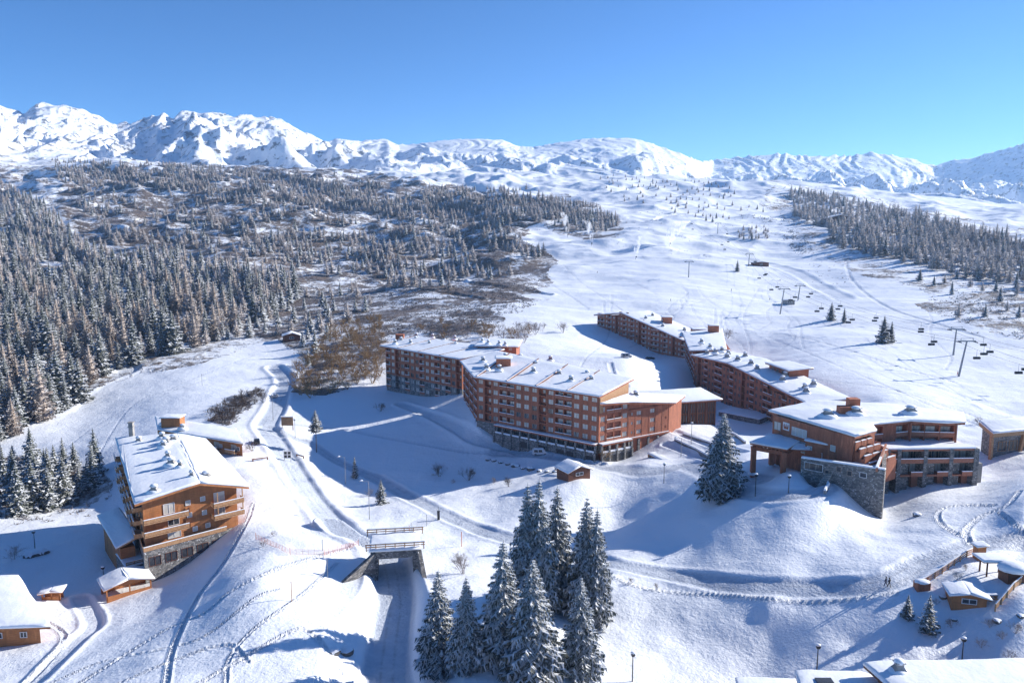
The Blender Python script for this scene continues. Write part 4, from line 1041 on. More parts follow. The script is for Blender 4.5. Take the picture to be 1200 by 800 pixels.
    for u, v, s, h in ((991,479,2.6,3.6),(983,481,4.6,2.0)):
        q = cur(u+ (8 if u == 991 else 10), v+3, 23.4); mb = MB(); mb.box(q.x, q.y, 23.2+h/2, s, 2.4, h); part(mb, 'lift_housing', [M['shaft']], root)
    # terrace deck behind the stone wall
    W0 = atZ(939, 536, 17.4); W1 = atZ(1037, 550, 18.2); g0 = atZ(1039, 525, 18.5); g1 = atZ(1143, 524, 18.4)
    st = MB(); dw = V3(W1-W0, 0); nw = Vector((-dw.y, dw.x, 0)).normalized()
    st.loft([[V3(W0, 5), V3(W1, 5), V3(W1+nw*.9, 5), V3(W0+nw*.9, 5)], [V3(W0, 17.3), V3(W1, 18.1), V3(W1+nw*.9, 18.1), V3(W0+nw*.9, 17.3)]])
    wr = V3(g0, 0)+Vector((.3, .6, 0)); st.ob(V3(W1, 5)+nw*.9, V3(wr-W1-nw*.9, 0), Vector((-.9, 0, 0)), (0, 0, 13.1))
    part(st, 'retaining_wall', [M['stone']], root)
    sc = MB(); sc.loft([[V3(W0-nw*.1, 17.31), V3(W1-nw*.1, 18.11), V3(W1+nw*1, 18.11), V3(W0+nw*1, 17.31)], [V3(W0, 17.65), V3(W1, 18.4), V3(W1+nw*.8, 18.4), V3(W0+nw*.8, 17.65)]]); part(sc, 'wall_snow', [M['rsnow']], root)
    for t, z, ww in ((.47, 15.9, .9), (.60, 15.4, .9), (.76, 15.6, 1.3), (.16, 15.0, 4.0), (.33, 14.6, .8)):
        put_window(root, V3(W0, z)+dw*t-nw*.05, dw.normalized(), ww, 1.0 if ww < 3 else 1.6, 1, 'glass_dark' if ww < 3 else 'glass', 'white' if ww > 1 else 'frame')
    dk = MB(); deckP = [V3(W0, 16.7)+nw*.9, V3(W1, 16.7)+nw*.9, V3(g0, 16.7)+Vector((-.6, 0, 0)), V3(g0, 16.7)+Vector((0, 12, 0)), V3(B, 16.7)+n*2]
    slab(dk, deckP, .6); dko = part(dk, 'terrace_deck', [M['wood']], root); ms = MB(); snow_slab(ms, [p+Vector((0, 0, .01)) for p in inset(ccw(deckP), .8)], .35); part(ms, 'snow_cover', [M['rsnow']], dko, True, ORG[dko.name])
    # long sloping beam rail from the wall corner back to the gallery
    rl = MB(); b0 = V3(W1, 18.4)+Vector((-1.2, .6, 0)); 
    rl.ob(V3(b0, 17.5), V3(g0-b0, .6)+Vector((0, 0, .6)), Vector((-.5, 0, 0)), (0, 0, .9)); rl.ob(V3(b0, 18.42), V3(g0-b0, 0)+Vector((0, 0, .6)), Vector((-.55, 0, 0)), (0, 0, .25), 1)
    part(rl, 'terrace_rail', [M['rail'], M['rsnow']], root)
    # gallery: four bays between stone piers
    gal = MB(); gr = MB(); gd = V3(g1-g0, 0); Lg = gd.length; gd.normalize(); gn = Vector((gd.y, -gd.x, 0)); zb = 8.2
    gal.ob(V3(g0, zb-3)-gn*3.2, gd*Lg, gn*.4, (0, 0, 12.9))
    for t in (0.0, .12, .42, .71, .985):
        gal.ob(V3(g0, zb-3)+gd*(Lg*t)-gn*2.8, gd*(.9 if t < .98 else 1.2), gn*3.2, (0, 0, 12.95))
    wd = MB()
    for z in (zb+3.4, zb+6.6, 17.7):
        wd.ob(V3(g0, z)-gn*2.8+gd*.3, gd*(Lg-.3), gn*2.9, (0, 0, .35 if z < 17 else .5))
    sn_ = MB()
    bays = [(.0, .12), (.12, .42), (.42, .71), (.71, .985)]
    for (t0, t1) in bays:
        x0 = Lg*t0+.9; x1 = Lg*t1
        for z in (zb+3.4, zb+6.6):
            o = V3(g0, z)+gd*x0+gn*.12; wd.ob(o, gd*(x1-x0), gn*.12, (0, 0, 1.05)) if z > zb+5 else wd.ob(o+gd*((x1-x0)*.5 if t0 > .1 else 0), gd*((x1-x0)*(.5 if t0 > .1 else 1)), gn*.12, (0, 0, 1.05))
            if z > zb+5: sn_.ob(o-gn*.05+Vector((0, 0, 1.05)), gd*(x1-x0), gn*.24, (0, 0, .2))
            else: sn_.ob(o-gn*.05+gd*((x1-x0)*.5 if t0 > .1 else 0)+Vector((0, 0, 1.05)), gd*((x1-x0)*(.5 if t0 > .1 else 1)), gn*.24, (0, 0, .2))
            nwn = 3 if t0 > .1 else 1
            for k in range(nwn):
                put_window(root, V3(g0, z+.4)+gd*(x0+(x1-x0)*(k+.5)/nwn)-gn*2.72, gd, 1.3, 2.0, 2)
        for k in range(2 if t0 > .1 else 0): wd.ob(V3(g0, zb)+gd*(x0+(x1-x0)*(k+.45)/2)-gn*2.79, gd*1.5, gn*1.2, (0, 0, 3.4)); 
        if t0 > .1: gal.ob(V3(g0, zb-2)+gd*(x0+.3)-gn*2.79, gd*((x1-x0)*.4), gn*2.0, (0, 0, 8.5))
    sn_.ob(V3(g0, 18.22)-gn*2.9, gd*Lg, gn*3.2, (0, 0, .35))
    part(gal, 'gallery_pier', [M['stone']], root); part(wd, 'gallery_balcony', [M['rail']], root); part(sn_, 'ledge_snow', [M['rsnow']], root)
    tp = MB(); tp.ob(V3(g0, 17)-gn*3.2, gd*Lg, -gn*8, (0, 0, 1.1)); part(tp, 'upper_terrace', [M['rsnow']], root)
    pl = MB(); pl.ob(V3(g1, zb-3)-gn*1.6, gd*3.2, -gn*3, (0, 0, 8.8)); part(pl, 'side_wall', [M['concrete']], root)
    ps = MB()
    for q in (c2+Vector((-.3, -1.2, 0)), c1+Vector((.2, -1.0, 0))): ps.box(q.x, q.y, 20, .35, .35, 5.4)
    part(ps, 'roof_post', [M['wood']], root)
    return root
def portico():
    Gz = 10.2
    f0 = atZ(882, 555, Gz); f1 = atZ(917, 562, Gz); b0 = atZ(903, 546, Gz); b1 = atZ(934, 551, Gz); H = 7.4
    root = thing('entrance_portico', 'square red portico on tall columns at the hotel entrance', 'portico', (f0.x, f0.y, Gz))
    for p, w_ in ((f0, 1.15), (f1, 1.15), (b0, 1.0), (b1, 1.0), (b1+Vector((1.8, .4, 0)), .9), (b0+Vector((1.8, .3, 0)), .9)):
        mb = MB(); mb.loft([[V3(p, Gz-.8)+Vector((x*w_*k, y*w_*k, zz)) for x, y in ((-.5,-.5),(.5,-.5),(.5,.5),(-.5,.5))] for k, zz in ((.95, 0), (.95, H-.6), (1.1, H+.2))]); part(mb, 'column', [M['shaft']], root)
        ms = MB(); ms.blob(V3(p, Gz), w_*1.1, w_*1.0, .5, flat=.8); part(ms, 'snow_foot', [M['rsnow']], root, True)
    mb = MB(); d = V3(f1-f0, 0).normalized(); n = Vector((-d.y, d.x, 0)); L = V3(f1-f0, 0).length
    Pd = [V3(f0, 0)-d*.7-n*.7, V3(f1, 0)+d*.9-n*.7, V3(b1, 0)+d*1+n*1, V3(b0, 0)-d*.7+n*1]
    for a, b in ((f0, f1), (f0, b0), (f1, b1), (b0, b1)):
        e = V3(b-a, 0).normalized(); m_ = Vector((-e.y, e.x, 0)); mb.ob(V3(a, Gz+H-1.4)-m_*.3-e*.2, V3(b-a, 0)+e*.4, m_*.6, (0, 0, .9))
    for k in range(9):
        q = V3(f0, Gz+H-.5)+d*(L*k/8-.1)-n*.8; mb.ob(q, d*.25, V3(b0-f0, 0)+n*1.4, (0, 0, .35))
    part(mb, 'beam', [M['shaft']], root)
    roof(root, [V3(p, Gz+H+.25) for p in Pd], .35, .5, 'shaft')
    # lean-to roof joining it to the hotel
    q = [atZ(907, 513, 19.4), atZ(927, 518, 19.0), atZ(949, 519, 19.0), atZ(949, 513, 19.6), atZ(925, 508, 20)]; q = [V3(p, z) for p, z in zip(q, (17.6, 17.3, 17.2, 17.5, 17.9))]
    roof(root, q, .3, .45, 'shaft', 'link_roof')
    return root
# ============ the long larch chalet in the lower left
def gable_house():
    C0 = atZ(162, 588, 12.7); PK = atD(229, 566, 167); PK.z = 14.2; C1 = atD(286, 571, 174); C1.z = 11.2
    BL = atZ(138, 514, 12.7); BR = atD(238, 518, 214); BR.z = 11.2; BM = atZ(207, 506, 15.2)
    root = thing('chalet_building', 'long orange larch chalet with balconies and a wide snowy roof, standing above the gully', 'chalet', (C0.x, C0.y, -1))
    ax = V3(BL-C0, 0).normalized(); fr = V3(C1-C0, 0); Lf = fr.length; fd = fr.normalized(); fn = Vector((fd.y, -fd.x, 0)); G = 1.6
    wall = MB(); i0 = V3(C0, 0)+fd*1.2-fn*1.5; i1 = V3(C1, 0)-fd*1.2-fn*1.5; ip = V3(PK, 0)-fn*1.5
    def facade_poly(a, b, z): return V3(a, z)
    bl = V3(BL, 0)+Vector((1.2, -1.6, 0)); br = V3(BR, 0)+Vector((-1.5, -1.6, 0)); bp = V3(BM, 0)+Vector((0, -1.6, 0))
    ip = i0+(i1-i0)*.55
    for (a, b, c, d_, za, zb_, zc, zd) in ((i0, ip, bp, bl, 12.2, 13.7, 13.7, 12.2), (ip, i1, br, bp, 13.7, 10.7, 10.7, 13.7)):
        wall.loft([[V3(a, G), V3(b, G), V3(c, G), V3(d_, G)], [V3(a, za), V3(b, zb_), V3(c, zc), V3(d_, zd)]])
    # balconies on the gable front: left pair and right pair
    def win(t, z, w, h, dv, gl='glass'): put_window(root, V3(i0+(i1-i0)*t, z)+fn*.05, fd, w, h, dv, gl, 'white')
    win(.26, 8.3, 2.2, 2.1, 2); win(.80, 8.4, 2.2, 2.1, 2); win(.80, 5.5, 2.2, 2.0, 2); win(.30, 5.5, 2.2, 1.8, 2, 'glass_dark'); win(.30, 2.7, 2.6, 1.6, 2)
    for t, z in ((.46, 9.2), (.62, 9.4), (.63, 6.2), (.47, 6.4), (.52, 3.0), (.66, 3.1)): win(t, z, .9, .95, 1)
    for t0, t1, z in ((-.03, .43, 7.5), (-.03, .43, 4.7), (.70, 1.04, 7.7), (.70, 1.04, 4.9)):
        bm = MB(); a = V3(i0+(i1-i0)*t0, z); b = V3(i0+(i1-i0)*t1, z); dpt = 2.2
        bm.ob(a, b-a, fn*dpt, (0, 0, .22))
        for zz_ in (.35, .62, .89): bm.ob(a+fn*dpt+Vector((0, 0, zz_)), b-a, -fn*.07, (0, 0, .2)); bm.ob(a+Vector((0, 0, zz_)), fn*dpt, fd*.07, (0, 0, .2)); bm.ob(b-fd*.07+Vector((0, 0, zz_)), fn*dpt, fd*.07, (0, 0, .2))
        nn_ = 7
        for k in range(nn_+1): bm.ob(a+(b-a)*(k/nn_*.985)+fn*(dpt-.16), fd*.12, fn*.1, (0, 0, 1.1))
        bm.ob(a+fn*(dpt-.12)+Vector((0, 0, 1.12)), b-a, fn*.16, (0, 0, .14), 1); part(bm, 'balcony', [M['pale_wood'], M['rsnow']], root)
    ps = MB()
    for t in (.74, 1.02): ps.ob(V3(i0+(i1-i0)*t, 4.9)+fn*2.0, fd*.2, fn*.2, (0, 0, 6.2))
    part(ps, 'balcony_post', [M['pale_wood']], root)
    # balconies of the long left side
    sd = V3(bl-i0, 0); Ls = sd.length; sdn = sd.normalized(); sn_ = Vector((-sdn.y, sdn.x, 0))
    for k in range(6):
        for z in (3.4, 6.3, 9.2):
            a = V3(i0, z)+sdn*(2+k*Ls/6.3); bm = MB(); w_ = Ls/6.3*.62
            bm.ob(a, sdn*w_, sn_*1.8, (0, 0, .2)); bm.ob(a+sn_*1.75, sdn*w_, sn_*.08, (0, 0, 1.05)); bm.ob(a, sdn*.08, sn_*1.8, (0, 0, 1.05)); bm.ob(a+sn_*1.7+Vector((0, 0, 1.05)), sdn*w_, sn_*.2, (0, 0, .16), 1)
            part(bm, 'balcony', [M['pale_wood'], M['rsnow']], root)
            put_window(root, a+sdn*(w_/2)+sn_*.05+Vector((0, 0, .2)), -sdn, 1.8, 2.0, 2, 'glass_dark')
    part(wall, 'wall', [M['orange']], root)
    # stone base and terrace under the gable
    stn = MB(); t0 = i0+fn*1.4-fd*.8; t1 = i1+fn*.8-fd*3
    stn.loft([[V3(t0, -6), V3(t1, -6), V3(i1-fd*1, -6), V3(bl, -6)], [V3(t0, 1.55), V3(t1, 1.55), V3(i1-fd*1, 1.55), V3(bl, 1.55)]])
    part(stn, 'stone_base', [M['stone']], root)
    tr = MB(); tr.ob(V3(t0, 1.57), t1-t0, fn*.12, (0, 0, .9)); tr.ob(V3(t0, 2.48)-fn*.05, t1-t0, fn*.22, (0, 0, .14), 1); tr.ob(V3(t0, 1.57), V3(bl-t0, 0), sn_*.1, (0, 0, .9)); part(tr, 'terrace_rail', [M['pale_wood'], M['rsnow']], root)
    for k in range(5):
        put_window(root, V3(t0, -1.9)+(t1-t0)*(.12+k*.19)+fn*.06, fd, 2.3, 1.9, 2, 'glass_dark', 'wood_dark')
    # lower terrace in front
    l0 = atZ(148, 662, -2.0); l1 = atZ(249, 637, -2.0); lt = MB(); lf = V3(l1-l0, 0); lfn = lf.normalized(); lnn = Vector((-lfn.y, lfn.x, 0))
    lt.ob(V3(l0, -9), lf, lnn*9, (0, 0, 6.4)); lto = part(lt, 'lower_terrace', [M['stone']], root)
    ms = MB(); snow_slab(ms, [V3(l0, -2.59), V3(l1, -2.59), V3(l1+lnn*9, -2.59), V3(l0+lnn*9, -2.59)], .35); part(ms, 'snow_cover', [M['rsnow']], lto, True, ORG[lto.name])
    rl = MB()
    for zz_ in (-2.15, -1.75): rl.ob(V3(l0, zz_)+lnn*.1, lf, lnn*.08, (0, 0, .25))
    for k in range(12): rl.ob(V3(l0, -2.5)+lf*(k/11.2)+lnn*.2, lfn*.15, lnn*.12, (0, 0, 1.1))
    rl.ob(V3(l0, -1.48)+lnn*.05, lf, lnn*.2, (0, 0, .12), 1); part(rl, 'terrace_rail', [M['pale_wood'], M['rsnow']], root)
    # lean-to wing along the left side
    q = [atZ(114, 603, 1.6), atZ(140, 598, 2.2), atZ(164, 632, 1.6), atZ(136, 642, .8)]; q = [V3(p, z) for p, z in zip(q, (1.2, 2.6, 2.4, .6))]
    wl = MB(); box_core(wl, inset(ccw([V3(p, 0) for p in q]), .9), -8, .1); part(wl, 'lean_to', [M['orange']], root); roof(root, q, .3, .5, 'pale_wood', 'lean_to_roof')
    # roof: two planes meeting on the ridge
    K0 = V3(ip+fn*2.6, 14.3); K1 = V3(BM, 14.3)
    c0 = V3(C0+fn*.6-fd*.9, 12.5); c1 = V3(C1+fn*.6+fd*.9, 10.9)
    roof(root, [c0, K0, K1, V3(BL+Vector((-.8, .4, 0)), 12.5)], .45, .6, 'orange'); roof(root, [K0, c1, V3(BR+Vector((.8, 0, 0)), 10.9), K1], .45, .6, 'orange')
    for u, v, z, s in ((181,577,13.4,1.8),(225,560,14.3,1.2),(242,561,13.2,2.0),(211,548,14.4,1.2),(201,545,14.5,2.0),(197,537,14.5,1.4),(192,524,14.5,1.6),(195,520,14.5,2.0),(204,517,14.5,2.0),(190,514,14.5,1.6),(163,519,13.2,1.6)):
        chimney(root, V3(cur(u, v, z), z), s, 1.4)
    tw = MB(); p = V3(atZ(155, 515, 12.5), 12); tw.box(p.x, p.y, 14.6, 1.1, 1.1, 5.2); tw.box(p.x, p.y, 17.3, 1.5, 1.5, .2); tw.box(p.x, p.y, 16.2, 1.4, 1.4, .2); part(tw, 'chimney', [M['concrete']], root)
    return root
def annex_chalet():
    z = 4.6
    a = atZ(186, 504, z); b = atZ(283, 520, z); n = V3(atZ(275, 503, z+.9)-b, 0); d = V3(b-a, 0).normalized(); nn = Vector((d.y, -d.x, 0))
    root = thing('chalet_building', 'smaller orange larch chalet with one snowy roof slope, directly behind the long chalet', 'chalet', (a.x, a.y, -1))
    w = MB(); w.loft([[V3(a, -5)-nn*1.2, V3(b, -5)-nn*1.2-d, V3(b, -5)+n*.9-d, V3(a, -5)+n*.9], [V3(a, 4.1)-nn*1.2, V3(b, 4.1)-nn*1.2-d, V3(b, 4.8)+n*.9-d, V3(a, 4.8)+n*.9]]); part(w, 'wall', [M['orange']], root)
    L = V3(b-a, 0).length
    for t in (.68, .88):
        for z_ in (-1.4, 1.3):
            o = V3(a, z_)+d*(L*t-2.2)-nn*1.2; bm = MB(); bm.ob(o, d*4, nn*1.8, (0, 0, .2)); bm.ob(o+nn*1.75, d*4, nn*.08, (0, 0, 1)); bm.ob(o+nn*1.68+Vector((0, 0, 1)), d*4, nn*.2, (0, 0, .16), 1); part(bm, 'balcony', [M['pale_wood'], M['rsnow']], root)
            put_window(root, o+d*2+nn*.05+Vector((0, 0, .3)), d, 2.0, 1.9, 2)
    for t in (.78, .98): put_window(root, V3(a, 1.9)+d*(L*t-2)-nn*1.14, d, 1.1, 1.1, 2, 'glass', 'white')
    roof(root, [V3(a-d*.5, 4.6), V3(b+d*.6, 4.6), V3(b+n*1.05+d*.6, 5.4), V3(a+n*1.05-d*.5, 5.4)], .35, .5, 'orange')
    p = V3(atZ(203, 497, 5.8), 5.2); mb = MB(); mb.box(p.x, p.y, 6.6, 6, 4, 3.4); t_ = part(mb, 'dormer', [M['orange']], root)
    ms = MB(); snow_slab(ms, [V3(p+Vector((sx*3.3, sy*2.3, 0)), 8.35) for sx, sy in ((-1,-1),(1,-1),(1,1),(-1,1))], .4); part(ms, 'snow_cap', [M['rsnow']], t_, True, ORG[t_.name])
    chimney(root, V3(atZ(193, 496, 6), 5.8), 2, 1.6); chimney(root, V3(atZ(214, 501, 6), 5.6), 1.8, 1.2)
    return root
def corner_house():
    e1 = atZ(58, 732, .8); e0 = atZ(-22, 735, .8); p1 = atZ(22, 682, .8)
    d = V3(e1-e0, 0).normalized(); n = V3(p1-e1, 0)
    root = thing('chalet_building', 'orange timber house with one smooth snowy roof, cut off by the left edge', 'house', (e0.x, e0.y, -5))
    i0 = V3(e0, 0)+n*.04; i1 = V3(e1, 0)-d*1.5+n*.04; fn = Vector((d.y, -d.x, 0))
    w = MB(); w.loft([[V3(i0, -10), V3(i1, -10), V3(i1+n*.9, -10), V3(i0+n*.9, -10)], [V3(i0, .3), V3(i1, .3), V3(i1+n*.9, 1.2), V3(i0+n*.9, 1.2)]]); part(w, 'wall', [M['orange']], root)
    L = V3(i1-i0, 0).length
    for t in (.30, .72):
        for z in (-1.6, -4.3): put_window(root, V3(i0+(i1-i0)*t, z)+fn*.05, d, 1.0, .9, 2, 'glass_dark', 'white')
    roof(root, [V3(e0-n*.03, .7), V3(e1-n*.03, .7), V3(e1+n, 1.9), V3(e0+n, 1.9)], .35, .6, 'orange')
    return root
def small_shed(name, label, cat, uv, w_, dp, h, z0=None, wallm='wood_dark', rz=0, slope=.5, open_front=False, over=.5):
    p = on(*uv) if z0 is None else atZ(uv[0], uv[1], z0); root = thing(name, label, cat, p)
    c, s = math.cos(rz), math.sin(rz); X = Vector((c, s, 0)); Y = Vector((-s, c, 0)); mb = MB(); o = p-X*w_/2
    if open_front:
        for a, b in ((0, 0), (w_-.25, 0), (0, dp-.25), (w_-.25, dp-.25), (w_/2, 0)): mb.ob(o+X*a+Y*b-Vector((0, 0, 1)), X*.25, Y*.25, (0, 0, h+1))
        mb.ob(o+Y*(dp-.15)-Vector((0, 0, 1)), X*w_, Y*.1, (0, 0, h+1)); mb.ob(o-Vector((0, 0, 1))+Vector((0,0,0)), X*w_, Y*.1, (0, 0, 1.8))
    else: mb.ob(o-Vector((0, 0, 1)), X*w_, Y*dp, (0, 0, h+1))
    rg = h+slope
    mb.loft([[o+Y*0+Vector((0,0,h)), o+Y*dp+Vector((0,0,h)), o+X*w_+Y*dp+Vector((0,0,h)), o+X*w_+Vector((0,0,h))][::-1], [o+X*(w_/2-.02)+Vector((0,0,rg)), o+X*(w_/2-.02)+Y*dp+Vector((0,0,rg)), o+X*(w_/2+.02)+Y*dp+Vector((0,0,rg)), o+X*(w_/2+.02)+Vector((0,0,rg))][::-1]])
    part(mb, 'wall', [M[wallm]], root)
    k = Vector((0, 0, .05)); A_ = o-X*over-Y*over+Vector((0,0,h-slope*over/(w_/2)))+k; B_ = o+X*w_/2-Y*over+Vector((0,0,rg))+k; C_ = o+X*(w_+over)-Y*over+Vector((0,0,h-slope*over/(w_/2)))+k; dY = Y*(dp+2*over)
    roof(root, [A_, B_, B_+dY, A_+dY], .15, .4, wallm); roof(root, [B_, C_, C_+dY, B_+dY], .15, .4, wallm)
    if not open_front: put_window(root, o+X*w_/2-Y*.05+Vector((0, 0, h*.45)), X, min(2.2, w_*.4), h*.35, 2, 'glass_dark', 'white')
    return root
block_A1(); block_A2(); annex(); block_B1(); block_B2(); hotel(); portico(); gable_house(); annex_chalet(); corner_house()
small_shed('ticket_hut', 'small brown hut with a snowy gable roof below the longest apartment block', 'hut', (679, 561), 7, 6, 2.3, rz=.5, slope=1.3, wallm='wood_dark')
small_shed('log_cabin', 'tiny dark cabin with a snowy roof on the far bank of the winding road', 'cabin', (342, 400), 9, 6, 3.2, rz=.3, slope=1.4)
small_shed('bin_shelter', 'small open bin shelter with a thick snow cap in front of the orange corner house', 'shelter', (60, 703), 3.4, 2.2, 1.6, rz=.25, slope=.2, open_front=True, wallm='orange')
small_shed('carport', 'open timber carport under a snowy roof at the foot of the long chalet', 'carport', (152, 697), 8.5, 6, 2.4, rz=.65, slope=1.1, open_front=True, wallm='orange')
small_shed('playground_hut', 'orange log hut with a rounded snowy roof inside the fenced garden', 'hut', (1135, 713), 5, 3.6, 2.0, rz=-.25, slope=.5, wallm='orange')
small_shed('ski_lodge', 'dark brown mountain lodge under a snowy roof below the wood on the right ridge', 'lodge', (985, 262), 34, 14, 7, rz=.1, slope=4)
small_shed('slope_cabin', 'little grey cabin on the ski slope beside the lift line', 'cabin', (892, 312), 14, 6, 3.2, rz=.1, slope=.8)
small_shed('slope_cabin', 'white hut on the heath left of the ski slope', 'cabin', (537, 309), 9, 6, 4, rz=.1, slope=.8, wallm='white')
small_shed('lift_station', 'low grey lift hut beside the pylons on the ski slope', 'hut', (925, 357), 7, 4, 3, rz=0, slope=.3, wallm='concrete')
flush_extra()
# ------------------------------------------------------------------ the forests
FORESTS = [
 # poly, height, fx, fy, max n, noise threshold, share of larch, zone name
 ([(-150,215),(0,215),(50,240),(100,290),(150,312),(200,305),(250,318),(330,325),(352,348),(320,372),(262,392),(245,404),(150,432),(110,447),(95,475),(40,500),(0,518),(-150,560)], 20, .27, .15, 2600, -.30, .38, 'left'),
 ([(60,190),(420,205),(520,250),(600,262),(640,300),(560,345),(430,335),(350,320),(150,305),(90,240)], 13, .34, .30, 900, .0, .6, 'mid'),
 ([(60,188),(250,195),(380,212),(480,238),(500,222),(620,222),(680,250),(640,260),(480,256),(250,226),(70,215)], 14, .30, .20, 1100, -.2, .75, 'mid'),
 ([(925,222),(1000,236),(1100,262),(1200,287),(1300,300),(1300,345),(1200,340),(1100,320),(1040,302),(985,292),(968,270),(930,255)], 16, .27, .2, 1000, -.5, .9, 'right'),
 ([(1090,330),(1200,320),(1300,330),(1300,400),(1200,395),(1120,375)], 9, .9, .6, 90, 0, .5, 'right'),
 ([(642,232),(700,242),(728,264),(700,276),(650,266)], 12, .3, .25, 120, None, .8, 'mid'),
 ([(700,205),(850,215),(900,250),(840,262),(720,235)], 9, .9, .6, 170, 0, .7, 'mid'),
 ([(860,270),(900,265),(900,280),(865,282)], 7, .4, .3, 22, None, .8, 'mid'),
 ([(-60,548),(30,545),(108,548),(128,572),(104,588),(40,606),(-60,640)], 14, .34, .22, 60, None, .0, 'gully'),
 ([(348,395),(385,380),(395,400),(362,432),(350,425)], 12, .5, .3, 14, None, .1, 'bank'),
 ([(330,330),(420,342),(440,365),(385,388),(335,392),(270,398),(300,372)], 11, .6, .4, 130, -.1, .5, 'mid'),
 ([(240,405),(262,392),(320,378),(300,385),(262,402)], 10, .4, .3, 30, None, .2, 'left'),
]
con = []; lar = []
for fi, (poly, hm, fx, fy, n, thr, ls, zone) in enumerate(FORESTS):
    Wp = scatter(poly, hm, fx, fy, n, 100+fi, thr)
    rg = np.random.default_rng(200+fi)
    for p in Wp:
        h = hm*rg.uniform(.62, 1.2)*(1 if p[1] < 1100 else .85)
        big = F*h/math.hypot(p[1], CZ-p[2])
        (lar if rg.random() < ls else con).append((big, p, h, zone))
print('COUNTS', len(con), len(lar))
con.sort(key=lambda q: -q[0]); lar.sort(key=lambda q: -q[0])
LBL = {'left': 'snow dusted conifer in the dense forest on the left hillside', 'gully': 'dark snow laden spruce in the gully left of the long chalet',
       'bank': 'snowy spruce on the bank above the winding road', 'mid': 'small frosted conifer scattered on the heath of the middle hillside', 'right': 'frosted conifer on the wooded ridge at the right'}
def lbl_left(p):
    if p[1] < 330: return 'snow dusted conifer in the nearest corner of the left forest, beside the snowfield'
    if p[1] < 430: return 'snow dusted conifer in the lower part of the dense left forest'
    if p[1] < 520: return 'snow dusted conifer in the middle part of the dense left forest'
    return 'snow dusted conifer in the upper part of the dense left forest'
LBG = {'left': 'conifers of the left forest', 'gully': 'spruces in the gully', 'bank': 'spruces above the road', 'mid': 'conifers on the middle hillside', 'right': 'conifers on the right ridge'}
for i, (big, p, h, zone) in enumerate(con[:270]):
    plant('spruce_tree', 'spruce%d' % (i % 4), (p[0], p[1], p[2]-.2), h, lbl_left(p) if zone == 'left' else LBL[zone], group=LBG[zone], wide=random.uniform(.85, 1.15))
for i, (big, p, h, zone) in enumerate(lar[:120]):
    z_ = {'left': 'tan brown larch standing among the conifers of the left forest', 'mid': 'frosted bare larch on the middle hillside', 'right': 'frost covered larch in the wood on the right ridge', 'bank': 'tan larch on the bank above the winding road'}[zone]
    plant('larch_tree', 'larch%d' % (i % 3), (p[0], p[1], p[2]-.2), h, z_, group='larches, '+zone+' slope')
def far(name, lst, pr, mat, label, cat):
    o = bake(name, pr, [q[1] for q in lst], [q[2] for q in lst], mat, np.random.default_rng(9).uniform(0, 1, len(lst)))
    tag(o, label, cat, kind='stuff')
far('distant_conifer_forest', con[270:], FARP, M['needles'], 'snowy conifer forest covering the far hillsides', 'forest')
far('distant_larch_wood', lar[120:], FARL, M['larch'], 'frosted larch woods covering the far ridges', 'forest')
# low frosted heath shrubs
SH = [bare(1, 1.3, 5, 300+k, .05, .5, 1.2, .42, 1, 4) for k in range(5)]
pts = []; hs = []
rg = np.random.default_rng(77)
for poly, nn in ((SCRUB[0], 7500), ([(330,330),(620,330),(640,350),(560,390),(460,392),(430,380),(300,392),(250,396)], 2600), (SCRUB[2], 600), (SCRUB[3], 500), (SCRUB[7], 500), (SCRUB[6], 300), (SCRUB[5], 200), (SCRUB[4], 150)):
    P_ = np.array(poly, float); lo, hi = P_.min(0), P_.max(0)
    uv = rg.uniform(lo, hi, (nn*2, 2)); uv = uv[inpoly(uv[:, 0], uv[:, 1], P_)]; W = _rough_hit(uv); W = W[~np.isnan(W[:, 0])]
    W = W[fbm(W[:, 0]/45, W[:, 1]/30, 3) > -.15]
    for p in W: pts.append(p); hs.append(10*rg.uniform(1.2, 2.8)*(1+.5*(p[1] > 800)))
o = bake('heath_scrub', SH, pts, hs, M['scrub'], rg.uniform(0, 1, len(pts))); tag(o, 'low frosted heath shrubs covering the hillside', 'shrubs', kind='stuff')
# bare golden thicket beside the big apartment block
BG = [bare(6, 3.2, 7, 400+k, .09, .9, .8, .12, 3, 4) for k in range(4)]
BF = [bare(6, 3.2, 6, 410+k, .08, .9, .8, .5, 3, 4) for k in range(3)]
bgm = [crown_mesh('bare_crown', b, M['twig_gold']) for b in BG]; bfm = [crown_mesh('bare_crown', b, M['twig_frost']) for b in BF]
bdm = [crown_mesh('bare_crown', b, M['twig']) for b in BF]
def shrub(me, p, s, label, group=None, name='bare_shrub', cat='shrub', ws=1.0):
    o = bpy.data.objects.new(name, me); C.objects.link(o); o.location = p; o.scale = (s*ws, s*ws, s); o.rotation_euler = (0, 0, random.uniform(0, 6.3)); return tag(o, label, cat, group)
for i, p in enumerate(scatter([(352,435),(385,390),(420,372),(448,375),(452,415),(445,448),(400,462),(352,470),(345,455)], 7, .5, .32, 76, 501)):
    shrub(bgm[i % 4], Vector(p), random.uniform(.8, 1.35), 'golden brown bare tree in the thicket left of the big apartment block', 'bare trees of the golden thicket', 'bare_tree', 'tree')
for i, p in enumerate(scatter([(470,388),(520,375),(560,385),(640,385),(645,400),(600,405),(540,398),(480,396)], 6, .5, .3, 36, 502)):
    shrub(bfm[i % 3] if i % 3 else bgm[i % 4], Vector(p), random.uniform(.75, 1.15), 'frosted bare tree behind the roof of the big apartment block', 'bare trees behind the apartment block', 'bare_tree', 'tree')
